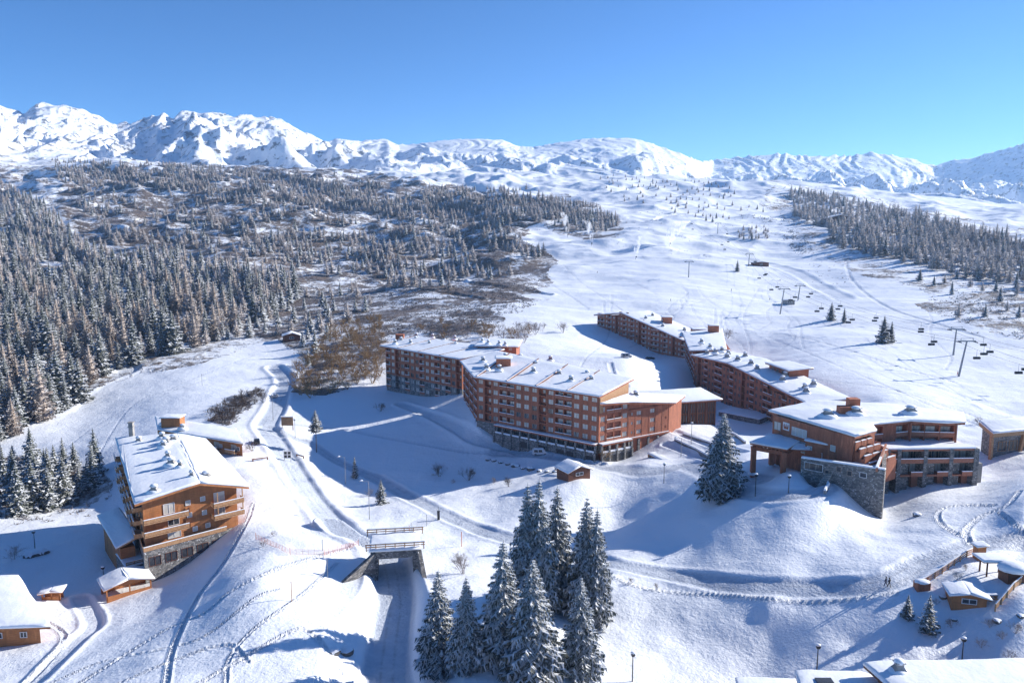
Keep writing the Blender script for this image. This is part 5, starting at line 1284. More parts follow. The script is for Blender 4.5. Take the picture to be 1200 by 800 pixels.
for i, p in enumerate(scatter([(238,492),(262,474),(300,458),(312,462),(296,478),(262,496),(245,500)], 4, .5, .3, 26, 503)):
    shrub(bdm[i % 3], Vector(p), random.uniform(.5, .9), 'dark bare bush on the bank beside the winding road', 'dark bushes beside the road')
# scattered shrubs and small frosted trees on the open ski slopes
for nm, poly, n, hh, pr, mt in (('slope_shrubs', [(640,215),(830,215),(960,300),(1010,330),(960,345),(800,300),(720,290)], 420, 1.6, SH, M['scrub']), ('slope_shrubs_near', [(1080,340),(1200,330),(1200,405),(1140,395)], 200, 2.2, SH, M['scrub'])):
    W = scatter(poly, 4, .8, .5, n, 801, .02, 90); o = bake('low_scrub', pr, list(W), [10*hh*random.uniform(.6, 1.5) for _ in W], mt, rg.uniform(0, 1, len(W)))
    tag(o, 'thin frosted scrub scattered on the upper ski slope' if nm == 'slope_shrubs' else 'thin frosted scrub at the right edge of the ski slope', 'shrubs', kind='stuff')
# ------------------------------------------------------------------ bridge over the sunken road
def bridge():
    a = atZ(424, 645, 6.2); b = atZ(490, 641, 6.2)          # near edge of the deck
    a = atZ(437, 644, 6.6); b = atZ(489, 641, 6.6); d = V3(b-a, 0); L = d.length; d.normalize(); n = Vector((-d.y, d.x, 0))
    root = thing('stone_bridge', 'short stone bridge with wooden rails carrying the piste over the sunken road', 'bridge', (a.x, a.y, 1))
    W = 8.5; st = MB(); ext = 3.0
    st.ob(V3(a, 4.6)-d*.5, d*(L+1.0), n*W, (0, 0, 1.5)); part(st, 'deck', [M['stone']], root)
    # abutments and wing walls
    for side in (0, 1):
        ab = MB(); o = V3(a, -3) if side == 0 else V3(a, -3)+d*(L-.9)
        ab.ob(o, d*.9, n*W, (0, 0, 7.59)); part(ab, 'abutment', [M['stone']], root)
    w1 = atZ(391, 692, 1.0); wl = MB(); p0 = V3(a, 0); p1 = V3(w1, 0); e = (p1-p0).normalized(); m = Vector((-e.y, e.x, 0))
    wl.loft([[V3(p0, -4), V3(p1, -4), V3(p1+m*.8, -4), V3(p0+m*.8, -4)][::-1], [V3(p0, 6.1), V3(p1, 1.6), V3(p1+m*.8, 1.6), V3(p0+m*.8, 6.1)][::-1]])
    part(wl, 'wing_wall', [M['stone']], root)
    w2 = atZ(498, 692, 1.0); wl = MB(); p0 = V3(a, 0)+d*L; p1 = V3(w2, 0); e = (p1-p0).normalized(); m = Vector((e.y, -e.x, 0))
    wl.loft([[V3(p0, -4), V3(p1, -4), V3(p1-m*.8, -4), V3(p0-m*.8, -4)][::-1], [V3(p0, 6.1), V3(p1, 1.2), V3(p1-m*.8, 1.2), V3(p0-m*.8, 6.1)][::-1]])
    part(wl, 'wing_wall', [M['stone']], root)
    ms = MB(); P = [V3(a, 6.13)-d*.6-n*.1, V3(b, 6.13)+d*.6-n*.1, V3(b, 6.13)+d*.6+n*(W+.1), V3(a, 6.13)-d*.6+n*(W+.1)]; snow_slab(ms, P, .6); part(ms, 'snow_cover', [M['rsnow']], root, True)
    for y in (.25, W-.35):
        rl = MB()
        for z in (6.95, 7.4): rl.ob(V3(a, z)+n*y-d*1.5, d*(L+3), n*.1, (0, 0, .18))
        for k in range(7): rl.ob(V3(a, 6.1)+n*(y+.1)+d*((L+2.6)*k/6-1.4), d*.18, n*.16, (0, 0, 1.55))
        rl.ob(V3(a, 7.66)+n*(y-.05)-d*1.5, d*(L+3), n*.24, (0, 0, .12), 1); part(rl, 'rail', [M['pale_wood'], M['rsnow']], root)
bridge()
# ------------------------------------------------------------------ big spruces
def P_(u, v): return on(u, v)
HERO = [ # base u,v, top v, label, width
 (515,770,648,'snowy spruce at the left end of the tree group below the bridge',1.1,'hero0'),
 (547,782,672,'second spruce from the left in the foreground group, a bare treetop behind it',1.0,'hero1'),
 (590,777,630,'tall spruce in the middle of the foreground group, left of the widest one',1.05,'hero2'),
 (624,796,650,'widest and lowest standing snow laden spruce of the foreground group',1.2,'hero0'),
 (618,712,566,'tall dark spruce at the left end of the back row of the foreground group',.9,'hero1'),
 (631,716,560,'slim dark spruce touching the leftmost tall one at the back of the foreground group',.8,'hero2'),
 (652,706,568,'snowy spruce in the middle of the back row of the foreground group',1.0,'hero0'),
 (686,722,580,'tall spruce at the right of the back row of the foreground group',.9,'hero1'),
 (698,728,594,'rightmost spruce of the back row of the foreground group, slightly shorter',.8,'hero2'),
 (680,792,672,'brownish spruce with little snow at the right front of the foreground group',1.05,'hero1'),
 (845,582,484,'big solitary snowy spruce beside the plaza left of the hotel portico',1.35,'hero0'),
 (1087,741,694,'larger of the two young spruces left of the fenced garden',1.15,'hero2'),
 (1063,724,694,'smaller of the two young spruces left of the fenced garden',1.2,'hero1'),
 (447,590,561,'small snow covered spruce beside the street lamps on the slope',1.2,'hero2'),
 (416,560,533,'small dark spruce on the shaded slope left of the big apartment block',1.0,'hero1'),
 (974,375,354,'dark spruce on the open ski slope left of the lift pylons',1.3,'hero0'),
 (989,378,360,'leafless looking small spruce right of the dark one on the ski slope',1.0,'hero2'),
 (1035,402,370,'taller spruce of the pair on the open ski slope near the lift',1.3,'hero1'),
 (1044,401,376,'shorter spruce of the pair on the open ski slope near the lift',1.2,'hero2'),
 (1078,328,315,'lone dark spruce at the foot of the right hand wood',1.4,'hero0'),
 (864,318,304,'frosted tree on the slope above the lift, left of a small cabin',1.3,'hero0'),
]
for u, v, vt, lb, wd, key in HERO:
    p = P_(u, v); dep = p.y*math.cos(TH)-(p.z-CZ)*math.sin(TH); h = (v-vt)*dep/F/math.cos(TH)*1.02
    if v-vt < 50: key = 'spruce%d' % (int(u) % 4)
    plant('spruce_tree', key, p-Vector((0, 0, .15)), h, lb, wide=wd*.82)
BR = [bare(6, 2.6, 9, 600+k, .05, .8, 1.0, .25, 3, 4) for k in range(3)]
brm = [crown_mesh('bare_crown', b, M['twig']) for b in BR]; brf = [crown_mesh('bare_crown', b, M['twig_frost']) for b in BR]
for i, (u, v, s, m_, lb) in enumerate([(549,563,.85,brm,'round reddish bare bush on the bank below the big apartment block'),(515,558,.9,brm,'thin bare bush left of the round one on the bank below the apartments'),
    (530,566,.3,brf,'tiny frosted sapling between two bushes on the shaded bank'),(596,570,.6,brm,'sparse bare sapling on the bank left of the ticket hut'),(578,566,.4,brf,'low frosted bush on the bank right of the round reddish bush'),
    (434,580,.5,brf,'frosted bush left of the small snowy spruce'),(446,482,.75,brm,'dark bare bush in front of the leftmost apartment block'),(309,473,1.0,brm,'bare bush beside the winding road near its bend'),
    (708,540,.9,bgm,'slender golden tree at the right end of the stone arcade'),(543,672,.9,brf,'bare treetop behind the second foreground spruce'),(309,640,.35,brf,'small frosted shrub on the snowy slope right of the long chalet'),
    (322,628,.3,brf,'tiny shrub at the edge of the shaded slope near the bridge'),(770,690,.25,brf,'tuft of frosted twigs above the foreground spruces at right'),(740,683,.25,brf,'tuft of bare twigs beside the path right of the spruces'),
    (296,528,.8,brm,'dark bush at the corner of the smaller chalet'),(835,392,1.0,brf,'left round frosted tree behind the stepped apartment block'),(853,396,1.1,brf,'right round frosted tree behind the stepped apartment block'),
    (1148,497,.5,brm,'dark shrub on the snow behind the hotel'),(660,390,1.3,brf,'round frosted bush right of the trees behind the apartment roof'),(16,655,.7,brf,'frosted bush beside the lane left of the long chalet')]):
    mm = m_[i % 3]; shrub(mm, P_(u, v)-Vector((0, 0, .1)), s, lb)
# tree on a tall clear stem by the road
p = P_(371, 530); r_ = thing('lollipop_tree', 'slim tree with a small crown on a tall bare stem beside the road sign', 'tree', p)
mb = MB(); mb.tube(p-Vector((0,0,.5)), p+Vector((0,0,9)), .16, .12, 6); part(mb, 'trunk', [M['bark']], r_)
cr = bpy.data.objects.new('crown', PROTO['spruce2'][0]); C.objects.link(cr); cr.parent = r_; cr.location = (0, 0, 7); cr.scale = (.9, .9, .75)
# ------------------------------------------------------------------ rocks
def rock(u, v, s, lb):
    p = P_(u, v); rg = np.random.default_rng(int(u+v)); bm = bmesh.new(); bmesh.ops.create_icosphere(bm, subdivisions=2, radius=s)
    for v_ in bm.verts: v_.co *= 1+.25*float(perlin(v_.co.x*2/s+u, v_.co.y*2/s+v_.co.z)); v_.co.z *= .6
    me = bpy.data.meshes.new('boulder'); bm.to_mesh(me); bm.free(); me.materials.append(M['rock']); me.materials.append(M['rsnow'])
    for f in me.polygons: f.material_index = 1 if f.normal.z > .55 else 0
    o = bpy.data.objects.new('boulder', me); C.objects.link(o); o.location = p+Vector((0, 0, s*.15)); tag(o, lb, 'boulder')
rock(1075, 604, 1.0, 'dark boulder on the open snow below the hotel gallery')
rock(405, 752, 1.3, 'left snow capped boulder beside the sunken road at the bottom')
rock(392, 757, 1.0, 'right hand boulder of the pair beside the sunken road')
for i, (u, v) in enumerate([(572,539),(579,540),(587,542),(595,544),(604,546),(613,549),(622,550),(632,552),(641,553),(650,553)]):
    rock(u, v, .9 if i not in (4, 6) else 1.5, 'snow topped stone number one of the row left of the ticket hut' if i == 0 else 'snow topped stone in the row left of the ticket hut')
    bpy.data.objects[[o.name for o in C.objects if o.name.startswith('boulder')][-1]]['group'] = 'row of stones left of the ticket hut'
for i, (u, v) in enumerate([(35,652),(42,650),(50,648)]): rock(u, v, 1.5, ('left','middle','right')[i]+' snow heaped boulder beside the lane above the bin shelter')
# ------------------------------------------------------------------ lamps and posts
def lamp(u, v, vt, lb, arm=False, col='dark', grp=None, head=True):
    p = P_(u, v); dep = p.y*math.cos(TH)-(p.z-CZ)*math.sin(TH); h = (v-vt)*dep/F*1.02; root = thing('street_lamp', lb, 'lamp', p, grp)
    mb = MB(); mb.tube(p-Vector((0,0,1)), p+Vector((0,0,h)), .11, .07, 6); part(mb, 'post', [M[col]], root)
    t = p+Vector((0, 0, h)); hb = MB()
    if arm: hb.tube(t, t+Vector((-1.3, -.3, .25)), .05, .04, 5); hb.box(t.x-1.7, t.y-.4, t.z+.25, .9, .3, .16)
    else: hb.loft([[t+Vector((x*.2, y*.2, 0)) for x, y in ((-1,-1),(1,-1),(1,1),(-1,1))], [t+Vector((x*.32, y*.32, .4)) for x, y in ((-1,-1),(1,-1),(1,1),(-1,1))], [t+Vector((x*.05, y*.05, .6)) for x, y in ((-1,-1),(1,-1),(1,1),(-1,1))]])
    part(hb, 'lamp_head', [M[col]], root)
    ms = MB(); q = t+(Vector((-1.7, -.4, .33)) if arm else Vector((0, 0, .55))); ms.blob(q, .42, .3, .22, flat=.8); part(ms, 'snow_cap', [M['rsnow']], root, True)
for a in [(741,798,767,'lantern post on the snow right of the foreground spruces'),(957,788,758,'lantern post at the bottom beside the snowy roofs'),(1127,776,750,'lantern post below the fenced garden'),
          (885,580,556,'lamp post on the plaza left of the hotel portico'),(924,576,558,'short post right of the plaza lamp, in front of the portico'),
          (122,683,666,'lamp post between the long chalet and the carport'),(41,642,624,'lamp post beside the snow heaped boulders at left')]: lamp(*a)
for a in [(433,608,563,'tall curved lamp left of the small snowy spruce'),(405,567,535,'tall lamp left of the small dark spruce'),(798,535,513,'arm lamp on the plaza in front of the longest apartment block'),(967,0,0,'')][:3]: lamp(*a, arm=True, col='steel')
for a in [(320,490,462,'lamp at the upper bend of the winding road'),(346,512,492,'thin lamp right of the road sign board'),(778,566,545,'lamp beside the spruce left of the hotel'),(810,520,497,'lamp in front of the glazed wing')]: lamp(*a, arm=False, col='steel')
def pole(u, v, vt, lb, col='pale_wood', r=.08, name='marker_post'):
    p = P_(u, v); dep = p.y*math.cos(TH)-(p.z-CZ)*math.sin(TH); h = (v-vt)*dep/F*1.02; mb = MB(); mb.tube(p-Vector((0,0,.6)), p+Vector((0,0,h)), r, r, 6); mb.tube(p+Vector((0,0,h)), p+Vector((0,0,h+.12)), r*1.3, r*.5, 6)
    o = mb.build(name, [M[col]], None, loc=p); tag(o, lb, 'post')
for a in [(541,640,623,'orange marker post on the lit knoll right of the bridge','net'),(480,640,616,'orange marker post at the far right corner of the bridge','net'),(384,676,655,'grey marker post left of the bridge','steel'),
          (378,645,632,'marker post at the edge of the piste left of the bridge','steel'),(342,704,680,'wooden stake on the slope below the bridge','pale_wood'),(178,532,518,'thin pole behind the long chalet','steel'),(237,452,438,'snow stake on the piste above the chalets','steel')]:
    pole(a[0], a[1], a[2], a[3], a[4])
p = P_(514, 609); mb = MB(); mb.box(p.x, p.y, p.z+.9, .6, .5, 2.4); mb.box(p.x, p.y, p.z+2.15, .7, .6, .1); tag(mb.build('junction_post', [M['dark']], None, loc=p), 'dark green square post on the snow right of the bridge', 'post')
def fence(pts, lb, h=1.1, mat='pale_wood', rails=3, gap=2.2, solid=False):
    P = [P_(*q) for q in pts]; root = thing('wooden_fence', lb, 'fence', P[0]); mb = MB()
    for a, b in zip(P[:-1], P[1:]):
        L = (b-a).length; k = max(1, round(L/gap)); d = (b-a)
        for j in range(k):
            q0 = a+d*j/k; q1 = a+d*(j+1)/k; z0 = ground(q0); z1 = ground(q1); q0 = V3(q0, z0); q1 = V3(q1, z1)
            n = Vector((-d.y, d.x, 0)).normalized()*.07
            pm = MB(); pm.box(q0.x, q0.y, z0+h/2-.2, .16, .16, h+.6); part(pm, 'post', [M[mat]], root)
            for r in range(rails):
                z = h*(r+.75)/rails-.1; mb.ob(q0+Vector((0,0,z)), q1-q0, n, (0, 0, h/rails*(.95 if solid else .5)))
            mb.ob(q0+Vector((0,0,h+.06))-n*.5, q1-q0, n*2.2, (0, 0, .12), 1)
    part(mb, 'rail', [M[mat], M['rsnow']], root)
fence([(1078,688),(1104,672),(1125,658),(1140,650)], 'snow topped wooden fence along the upper side of the garden with the log hut')
fence([(1166,716),(1180,700),(1195,685),(1215,668)], 'solid wooden fence along the lower right side of the garden', solid=True)
# orange safety net near the bridge
P = [P_(*q) for q in ((300,632),(340,650),(380,650),(420,640))]; root = thing('safety_net', 'orange safety net strung on stakes across the piste left of the bridge', 'net', P[0]); nm = MB()
for a, b in zip(P[:-1], P[1:]):
    for r in range(5): nm.ob(a+Vector((0,0,.25+r*.24)), b-a, (0,.03,0), (0,0,.035))
    L = (b-a).length
    for k in range(int(L/1.2)): q = a+(b-a)*(k*1.2/L); nm.ob(q+Vector((0,0,.2)), (.03,0,0), (0,.03,0), (0,0,1.1))
part(nm, 'mesh_net', [M['net']], root)
for k, q in enumerate(P): pm = MB(); pm.tube(q-Vector((0,0,.5)), q+Vector((0,0,1.6)), .05, .05, 6); part(pm, 'stake', [M['net']], root)
P = [P_(*q) for q in ((482,626),(500,616),(514,607))]; root = thing('safety_net', 'dark safety net rising from the bridge to the green post', 'net', P[0]); nm = MB()
for a, b in zip(P[:-1], P[1:]):
    for r in range(9): nm.ob(a+Vector((0,0,.2+r*.3)), b-a, (0,.03,0), (0,0,.035))
part(nm, 'mesh_net', [M['steel']], root)
for q in P: pm = MB(); pm.tube(q-Vector((0,0,.5)), q+Vector((0,0,2.9)), .06, .06, 6); part(pm, 'stake', [M['steel']], root)
# ------------------------------------------------------------------ road signs
p = P_(337, 503); root = thing('information_board', 'square brown board on two posts under a small snow cap beside the winding road', 'sign', p)
mb = MB(); mb.box(p.x, p.y, p.z+3.0, 4.2, .2, 3.2); part(mb, 'board', [M['sign']], root)
for s in (-1.9, 1.9): mb = MB(); mb.box(p.x+s, p.y+.2, p.z+2, .22, .2, 5.2); part(mb, 'post', [M['wood_dark']], root)
ms = MB(); ms.box(p.x, p.y, p.z+4.72, 4.6, .7, .25); part(ms, 'snow_cap', [M['rsnow']], root)
p = P_(337, 537); root = thing('notice_board', 'white square sign with four panels beside the road', 'sign', p)
mb = MB(); mb.box(p.x, p.y, p.z+2.0, 2.4, .15, 2.4); part(mb, 'board', [M['white']], root)
for sx in (-.58, .58):
    for sz in (-.55, .55): mb = MB(); mb.box(p.x+sx, p.y-.1, p.z+2.0+sz, .85, .04, .8); part(mb, 'panel', [M['black']], root)
for s in (-1, 1): mb = MB(); mb.box(p.x+s, p.y+.14, p.z+.8, .12, .1, 3.2); part(mb, 'post', [M['steel']], root)
def barrier(u, v, u2, v2, lb):
    a, b = P_(u, v), P_(u2, v2); root = thing('wooden_barrier', lb, 'barrier', a); mb = MB(); mb.ob(a+Vector((0,0,.6)), b-a, (0,.2,0), (0,0,.35)); mb.ob(a+Vector((0,0,.96)), b-a, (0,.25,0), (0,0,.2), 1); part(mb, 'beam', [M['wood_dark'], M['rsnow']], root)
    for t in (.05, .95): q = a.lerp(b, t); mb = MB(); mb.box(q.x, q.y+.35, q.z+.2, .3, .25, 1.8); part(mb, 'post', [M['wood_dark']], root)
barrier(295, 541, 314, 539, 'dark beam barrier left of the road near the smaller chalet'); barrier(347, 534, 356, 539, 'short dark barrier right of the white sign')
barrier(650, 553, 662, 556, 'short barrier ending at the ticket hut'); barrier(840, 553, 868, 560, 'low snow covered barrier on the plaza right of the solitary spruce')
# wood pile / bench with snow
a, b = P_(759, 536), P_(788, 542); root = thing('planter_wall', 'low timber planter with a row of dark openings on the plaza', 'planter', a); mb = MB(); d = V3(b-a, 0); n = Vector((-d.y, d.x, 0)).normalized(); mb.ob(V3(a, a.z-1), d, n*2.2, (0, 0, 2.2)); part(mb, 'wall', [M['pale_wood']], root)
ms = MB(); snow_slab(ms, [V3(a, a.z+1.23)-n*.1, V3(a, a.z+1.23)+d-n*.1, V3(a, a.z+1.23)+d+n*2.3, V3(a, a.z+1.23)+n*2.3], .5); part(ms, 'snow_cover', [M['rsnow']], root, True)
for k in range(7): mb = MB(); mb.ob(V3(a, a.z+.3)+d*(.06+k*.13)-n*.04, d*.08, n*.05, (0, 0, .6)); part(mb, 'opening', [M['black']], root)
def parapet(pts, lb, h=.9, w_=.5, mat='stone', name='parapet_wall', zt=None):
    P = [P_(*q) for q in pts]; root = thing(name, lb, 'wall', P[0]); mb = MB(); ms = MB()
    for a, b in zip(P[:-1], P[1:]):
        d = V3(b-a, 0); n = Vector((-d.y, d.x, 0)).normalized()*w_; za, zb = a.z, b.z
        mb.loft([[V3(a, za-2), V3(b, zb-2), V3(b+n, zb-2), V3(a+n, za-2)], [V3(a, za+h), V3(b, zb+h), V3(b+n, zb+h), V3(a+n, za+h)]])
        ms.loft([[V3(a-n*.15, za+h+.01), V3(b-n*.15, zb+h+.01), V3(b+n*1.15, zb+h+.01), V3(a+n*1.15, za+h+.01)], [V3(a+n*.15, za+h+.4), V3(b+n*.15, zb+h+.4), V3(b+n*.85, zb+h+.4), V3(a+n*.85, za+h+.4)]])
    part(mb, 'wall', [M[mat]], root); part(ms, 'snow_cap', [M['rsnow']], root)
parapet([(968,578),(972,570),(968,562),(955,555),(945,552)], 'curved concrete parapet of the ramp beside the stone retaining wall', mat='concrete')
parapet([(790,516),(815,528),(845,543)], 'long snow capped kerb wall across the plaza toward the hotel', h=.4)
parapet([(800,508),(830,518),(862,530)], 'second snow capped kerb wall on the plaza behind the first', h=.4)
parapet([(845,504),(862,512),(872,520)], 'short snow capped wall at the foot of the stepped apartment block', h=.7)
# stairs beside the retaining wall
p = P_(966, 566); mb = MB()
for k in range(7): mb.box(p.x+k*.45-1, p.y+k*.5-1, p.z+k*.28, 1.5, .5, .5)
tag(mb.build('stair_flight', [M['concrete']], None, loc=p), 'short outdoor stair beside the stone retaining wall', 'stairs')
# ------------------------------------------------------------------ vehicles
def car(u, v, L, lb, paint, rz, van=False, name='parked_car', snow=True):
    p = P_(u, v); root = thing(name, lb, 'van' if van else 'car', p); root.rotation_euler = (0, 0, rz); O = Vector((0, 0, 0)); W = 1.85; H = 1.95 if van else 1.42
    prof = ([(-.5,.35),(-.5,1.0),(-.47,1.8),(-.42,H),(.22,H),(.34,1.15),(.48,.95),(.5,.7),(.5,.35)] if van else [(-.5,.35),(-.5,.85),(-.44,.95),(-.34,1.36),(-.25,H),(.08,H),(.24,.98),(.46,.85),(.5,.65),(.5,.35)])
    mb = MB(); ws = lambda z: W/2*(1 if z < 1.0 else 1-.16*(z-1)/(H-1))
    lf = [Vector((x*L, -ws(z), z)) for x, z in prof]; rt = [Vector((x*L, ws(z), z)) for x, z in prof]; mb.loft([rt, lf]); 
    o = mb.build('body', [M[paint]], None, loc=O); o.parent = root
    g = MB()
    for s in (-1, 1):
        for x0, x1 in (((-.40,-.14),(-.11,.14)) if van else ((-.29,-.08),(-.06,.14))):
            g.loft([[Vector((x0*L, s*(W/2+.012), 1.02)), Vector((x1*L, s*(W/2+.012), 1.02)), Vector((x1*L, s*(W/2-.02), 1.02)), Vector((x0*L, s*(W/2-.02), 1.02))], [Vector((x0*L, s*(ws(H-.15)+.012), H-.15)), Vector(((x1-.04)*L, s*(ws(H-.15)+.012), H-.15)), Vector(((x1-.04)*L, s*(ws(H-.15)-.02), H-.15)), Vector((x0*L, s*(ws(H-.15)-.02), H-.15))]])
    xa, xb = (.235, .335) if van else (.095, .23)
    g.face([(xa*L, -W*.38, H-.1), (xa*L, W*.38, H-.1), (xb*L+.02, W*.42, 1.08), (xb*L+.02, -W*.42, 1.08)][::-1]); o = g.build('side_window', [M['glass_dark']], None, loc=O); o.parent = root
    for x in (-.31, .31):
        for s in (-1, 1):
            t = MB(); t.tube((x*L, s*(W/2-.2), .33), (x*L, s*(W/2+.01), .33), .33, .33, 12); o = t.build('wheel', [M['black']], None, loc=O); o.parent = root
            r = MB(); r.tube((x*L, s*(W/2+.0), .33), (x*L, s*(W/2+.025), .33), .18, .18, 8); q = r.build('rim', [M['silver']], None, loc=O); q.parent = o
    for s in (-1, 1):
        h_ = MB(); h_.ob((.49*L, s*.62-.17, .62), (.05, 0, 0), (0, .34, 0), (0, 0, .16)); o = h_.build('headlight', [M['white']], None, loc=O); o.parent = root
    if snow:
        ms = MB(); ms.loft([[Vector((x*L, y, H+.005)) for x, y in ((-.4,-.7),(.2,-.7),(.2,.7),(-.4,.7))], [Vector((x*L, y, H+.18)) for x, y in ((-.37,-.6),(.15,-.6),(.15,.6),(-.37,.6))]] if van else [[Vector((x*L, y, H+.005)) for x, y in ((-.25,-.65),(.08,-.65),(.08,.65),(-.25,.65))], [Vector((x*L, y, H+.14)) for x, y in ((-.23,-.55),(.06,-.55),(.06,.55),(-.23,.55))]])
        o = ms.build('snow_cap', [M['rsnow']], None, loc=O); o.parent = root
car(633, 530, 5.0, 'silver white van parked in front of the stone garage wall', 'white', 0.05, True, 'parked_van')
car(612, 522, 4.4, 'black car parked left of the white van at the garage wall', 'black', -.3)
car(734, 419, 4.8, 'silver van parked in the shade below the farthest apartment block', 'silver', .1, True, 'parked_van')
car(762, 421, 4.6, 'dark car with a snowy roof right of the silver van', 'black', .1)
car(301, 519, 4.3, 'dark blue car driving on the winding road beside the smaller chalet', 'black', 1.9, snow=False)
car(322, 463, 4.2, 'small grey car farther up the winding road', 'silver', 1.6)
# ------------------------------------------------------------------ people
def person(u, v, h, lb, cloth, rz, walk=.28):
    p = P_(u, v); k = h/1.75
    vs = [(0,0,.92),(0,0,1.12),(0,.01,1.38),(0,0,1.5),(0,.02,1.62),(0,.02,1.72), (-.19,0,1.42),(-.27,.05,1.15),(-.25,.18,.95),(-.24,.23,.87), (.19,0,1.42),(.27,-.05,1.15),(.25,.06,.93),(.24,.11,.86),
          (-.1,0,.86),(-.11,walk*.45,.48),(-.11,walk*.8,.08),(-.11,walk*.8+.15,.04),(.1,0,.86),(.11,-walk*.25,.48),(.11,-walk*1.0,.1),(.11,-walk*1.0+.14,.04)]
    ed = [(0,1),(1,2),(2,3),(3,4),(4,5),(2,6),(6,7),(7,8),(8,9),(2,10),(10,11),(11,12),(12,13),(0,14),(14,15),(15,16),(16,17),(0,18),(18,19),(19,20),(20,21)]
    rd = [.15,.14,.17,.065,.1,.085,.075,.06,.05,.045,.075,.06,.05,.045,.1,.075,.055,.045,.1,.075,.055,.045]
    me = bpy.data.meshes.new('person'); me.from_pydata([(a*k, b*k, c*k) for a, b, c in vs], ed, []); o = bpy.data.objects.new('person', me); C.objects.link(o)
    m_ = o.modifiers.new('skin', 'SKIN')
    for i, q in enumerate(me.skin_vertices[0].data): q.radius = (rd[i]*k, rd[i]*k); q.use_root = (i == 0)
    m_.use_smooth_shade = True; s = o.modifiers.new('sub', 'SUBSURF'); s.levels = 1; s.render_levels = 1
    me.materials.append(M[cloth]); o.location = p+Vector((0, 0, .02)); o.rotation_euler = (0, 0, rz); tag(o, lb, 'person')
    f = MB(); f.blob((0, .07*k, 1.64*k), .075*k, .075*k, .1*k, n=8, k=5); q = f.build('face', [M['skin']], None, loc=Vector((0,0,0)), smooth=True); q.parent = o
    hh = MB(); hh.blob((0, .0, 1.69*k), .115*k, .12*k, .11*k, n=8, k=5); q = hh.build('hat', [M['dark']], None, loc=Vector((0,0,0)), smooth=True); q.parent = o
person(1038, 685, 1.75, 'person in dark clothes walking on the left of the pair on the groomed path', 'cloth_a', .8)
person(1042, 686, 1.72, 'person in dark grey clothes walking on the right of the pair on the groomed path', 'cloth_b', .6)
for u, v, lb in [(857,341,'tiny skier in dark clothes below the upper lift pylons'),(902,352,'tiny skier near the grey lift hut'),(786,353,'tiny skier standing on the piste above the farthest apartments'),(1122,440,'person in red beside the lift pylon nearest the wood'),(700,320,'tiny skier on the left edge of the ski slope')]:
    person(u, v, 1.8, lb, 'red' if 'red' in lb else 'cloth_b', 1.0)
# ------------------------------------------------------------------ chairlift
def pylon(u, v, vt, lb, lean=0):
    p = P_(u, v); dep = p.y*math.cos(TH)-(p.z-CZ)*math.sin(TH); h = (v-vt)*dep/F*1.02; root = thing('lift_pylon', lb, 'pylon', p, 'chairlift pylons'); t = p+Vector((lean*h, 0, h))
    mb = MB(); mb.tube(p-Vector((0,0,1)), t, .45, .3, 10); part(mb, 'mast', [M['steel']], root)
    mb = MB(); mb.box(t.x, t.y, t.z, 7.0, .5, .45); mb.box(t.x, t.y, t.z+1.1, 5, .15, .15); mb.box(t.x-2.4, t.y, t.z+.6, .15, .15, 1.2); mb.box(t.x+2.4, t.y, t.z+.6, .15, .15, 1.2); part(mb, 'crossarm', [M['steel']], root)
    for s in (-1, 1): mb = MB(); mb.box(t.x+s*3.2, t.y, t.z-.3, .35, 3.4, .35); part(mb, 'wheel_train', [M['dark']], root)
    return t
T1 = pylon(1123, 441, 400, 'nearest lift pylon, leaning, with a long shadow on the ski slope', .16)
T2 = pylon(1117, 416, 386, 'second lift pylon, just behind the nearest one', .05)
T3 = pylon(914, 368, 339, 'lift pylon beside the grey hut in the middle of the ski slope', .12)
T4 = pylon(935, 352, 335, 'lift pylon right behind the one beside the grey hut', .1)
T5 = pylon(877, 312, 298, 'small distant lift pylon left of the slope cabin', .05)
T6 = pylon(807, 325, 307, 'slim pylon alone on the lit piste left of the lifts', .0)
T7 = pylon(841, 274, 262, 'tiny far pylon high on the slope', .0)
def cable(pts, off, lb):
    mb = MB()
    for a, b in zip(pts[:-1], pts[1:]):
        n = 10; prev = None
        for k in range(n+1):
            t = k/n; q = a.lerp(b, t)+Vector((off, 0, -.35-4*t*(1-t)*(b-a).length*.018))
            if prev is not None: mb.tube(prev, q, .045, .045, 4)
            prev = q
    o = mb.build('lift_cable', [M['dark']], None, loc=pts[0]); tag(o, lb, 'cable'); return o
END = P_(1230, 470)+Vector((0, 0, 11)); UP = P_(800, 262)+Vector((0, 0, 10))
L1 = [END, T1, T3, T5, UP]; L2 = [END+Vector((9, 14, 3)), T2, T4, T7]
cable(L1, -3.2, 'left haul cable of the nearer chairlift'); cable(L1, 3.2, 'right haul cable of the nearer chairlift')
cable(L2, -3.2, 'left haul cable of the farther chairlift'); cable(L2, 3.2, 'right haul cable of the farther chairlift')
CH = None
def chair(p):
    root = thing('lift_chair', '', 'chairlift seat', p, 'chairs hanging on the lifts')
    mb = MB(); mb.tube((0,0,0), (0,.1,-2.6), .06, .06, 5); mb.ob((-1.3,.05,-2.7), (2.6,0,0), (0,.1,0), (0,0,.12)); q = mb.build('hanger', [M['steel']], None, loc=Vector((0,0,0))); q.parent = root
    mb = MB(); mb.ob((-1.3,-.55,-3.5), (2.6,0,0), (0,.6,0), (0,0,.12)); q = mb.build('seat', [M['dark']], None, loc=Vector((0,0,0))); q.parent = root
    mb = MB(); mb.ob((-1.3,.08,-3.45), (2.6,0,0), (0,.1,0), (0,0,.8)); mb.ob((-1.3,-.5,-3.3), (.08,0,0), (0,.6,0), (0,0,.6)); mb.ob((1.22,-.5,-3.3), (.08,0,0), (0,.6,0), (0,0,.6)); q = mb.build('backrest', [M['dark']], None, loc=Vector((0,0,0))); q.parent = root
    return root
nch = 0
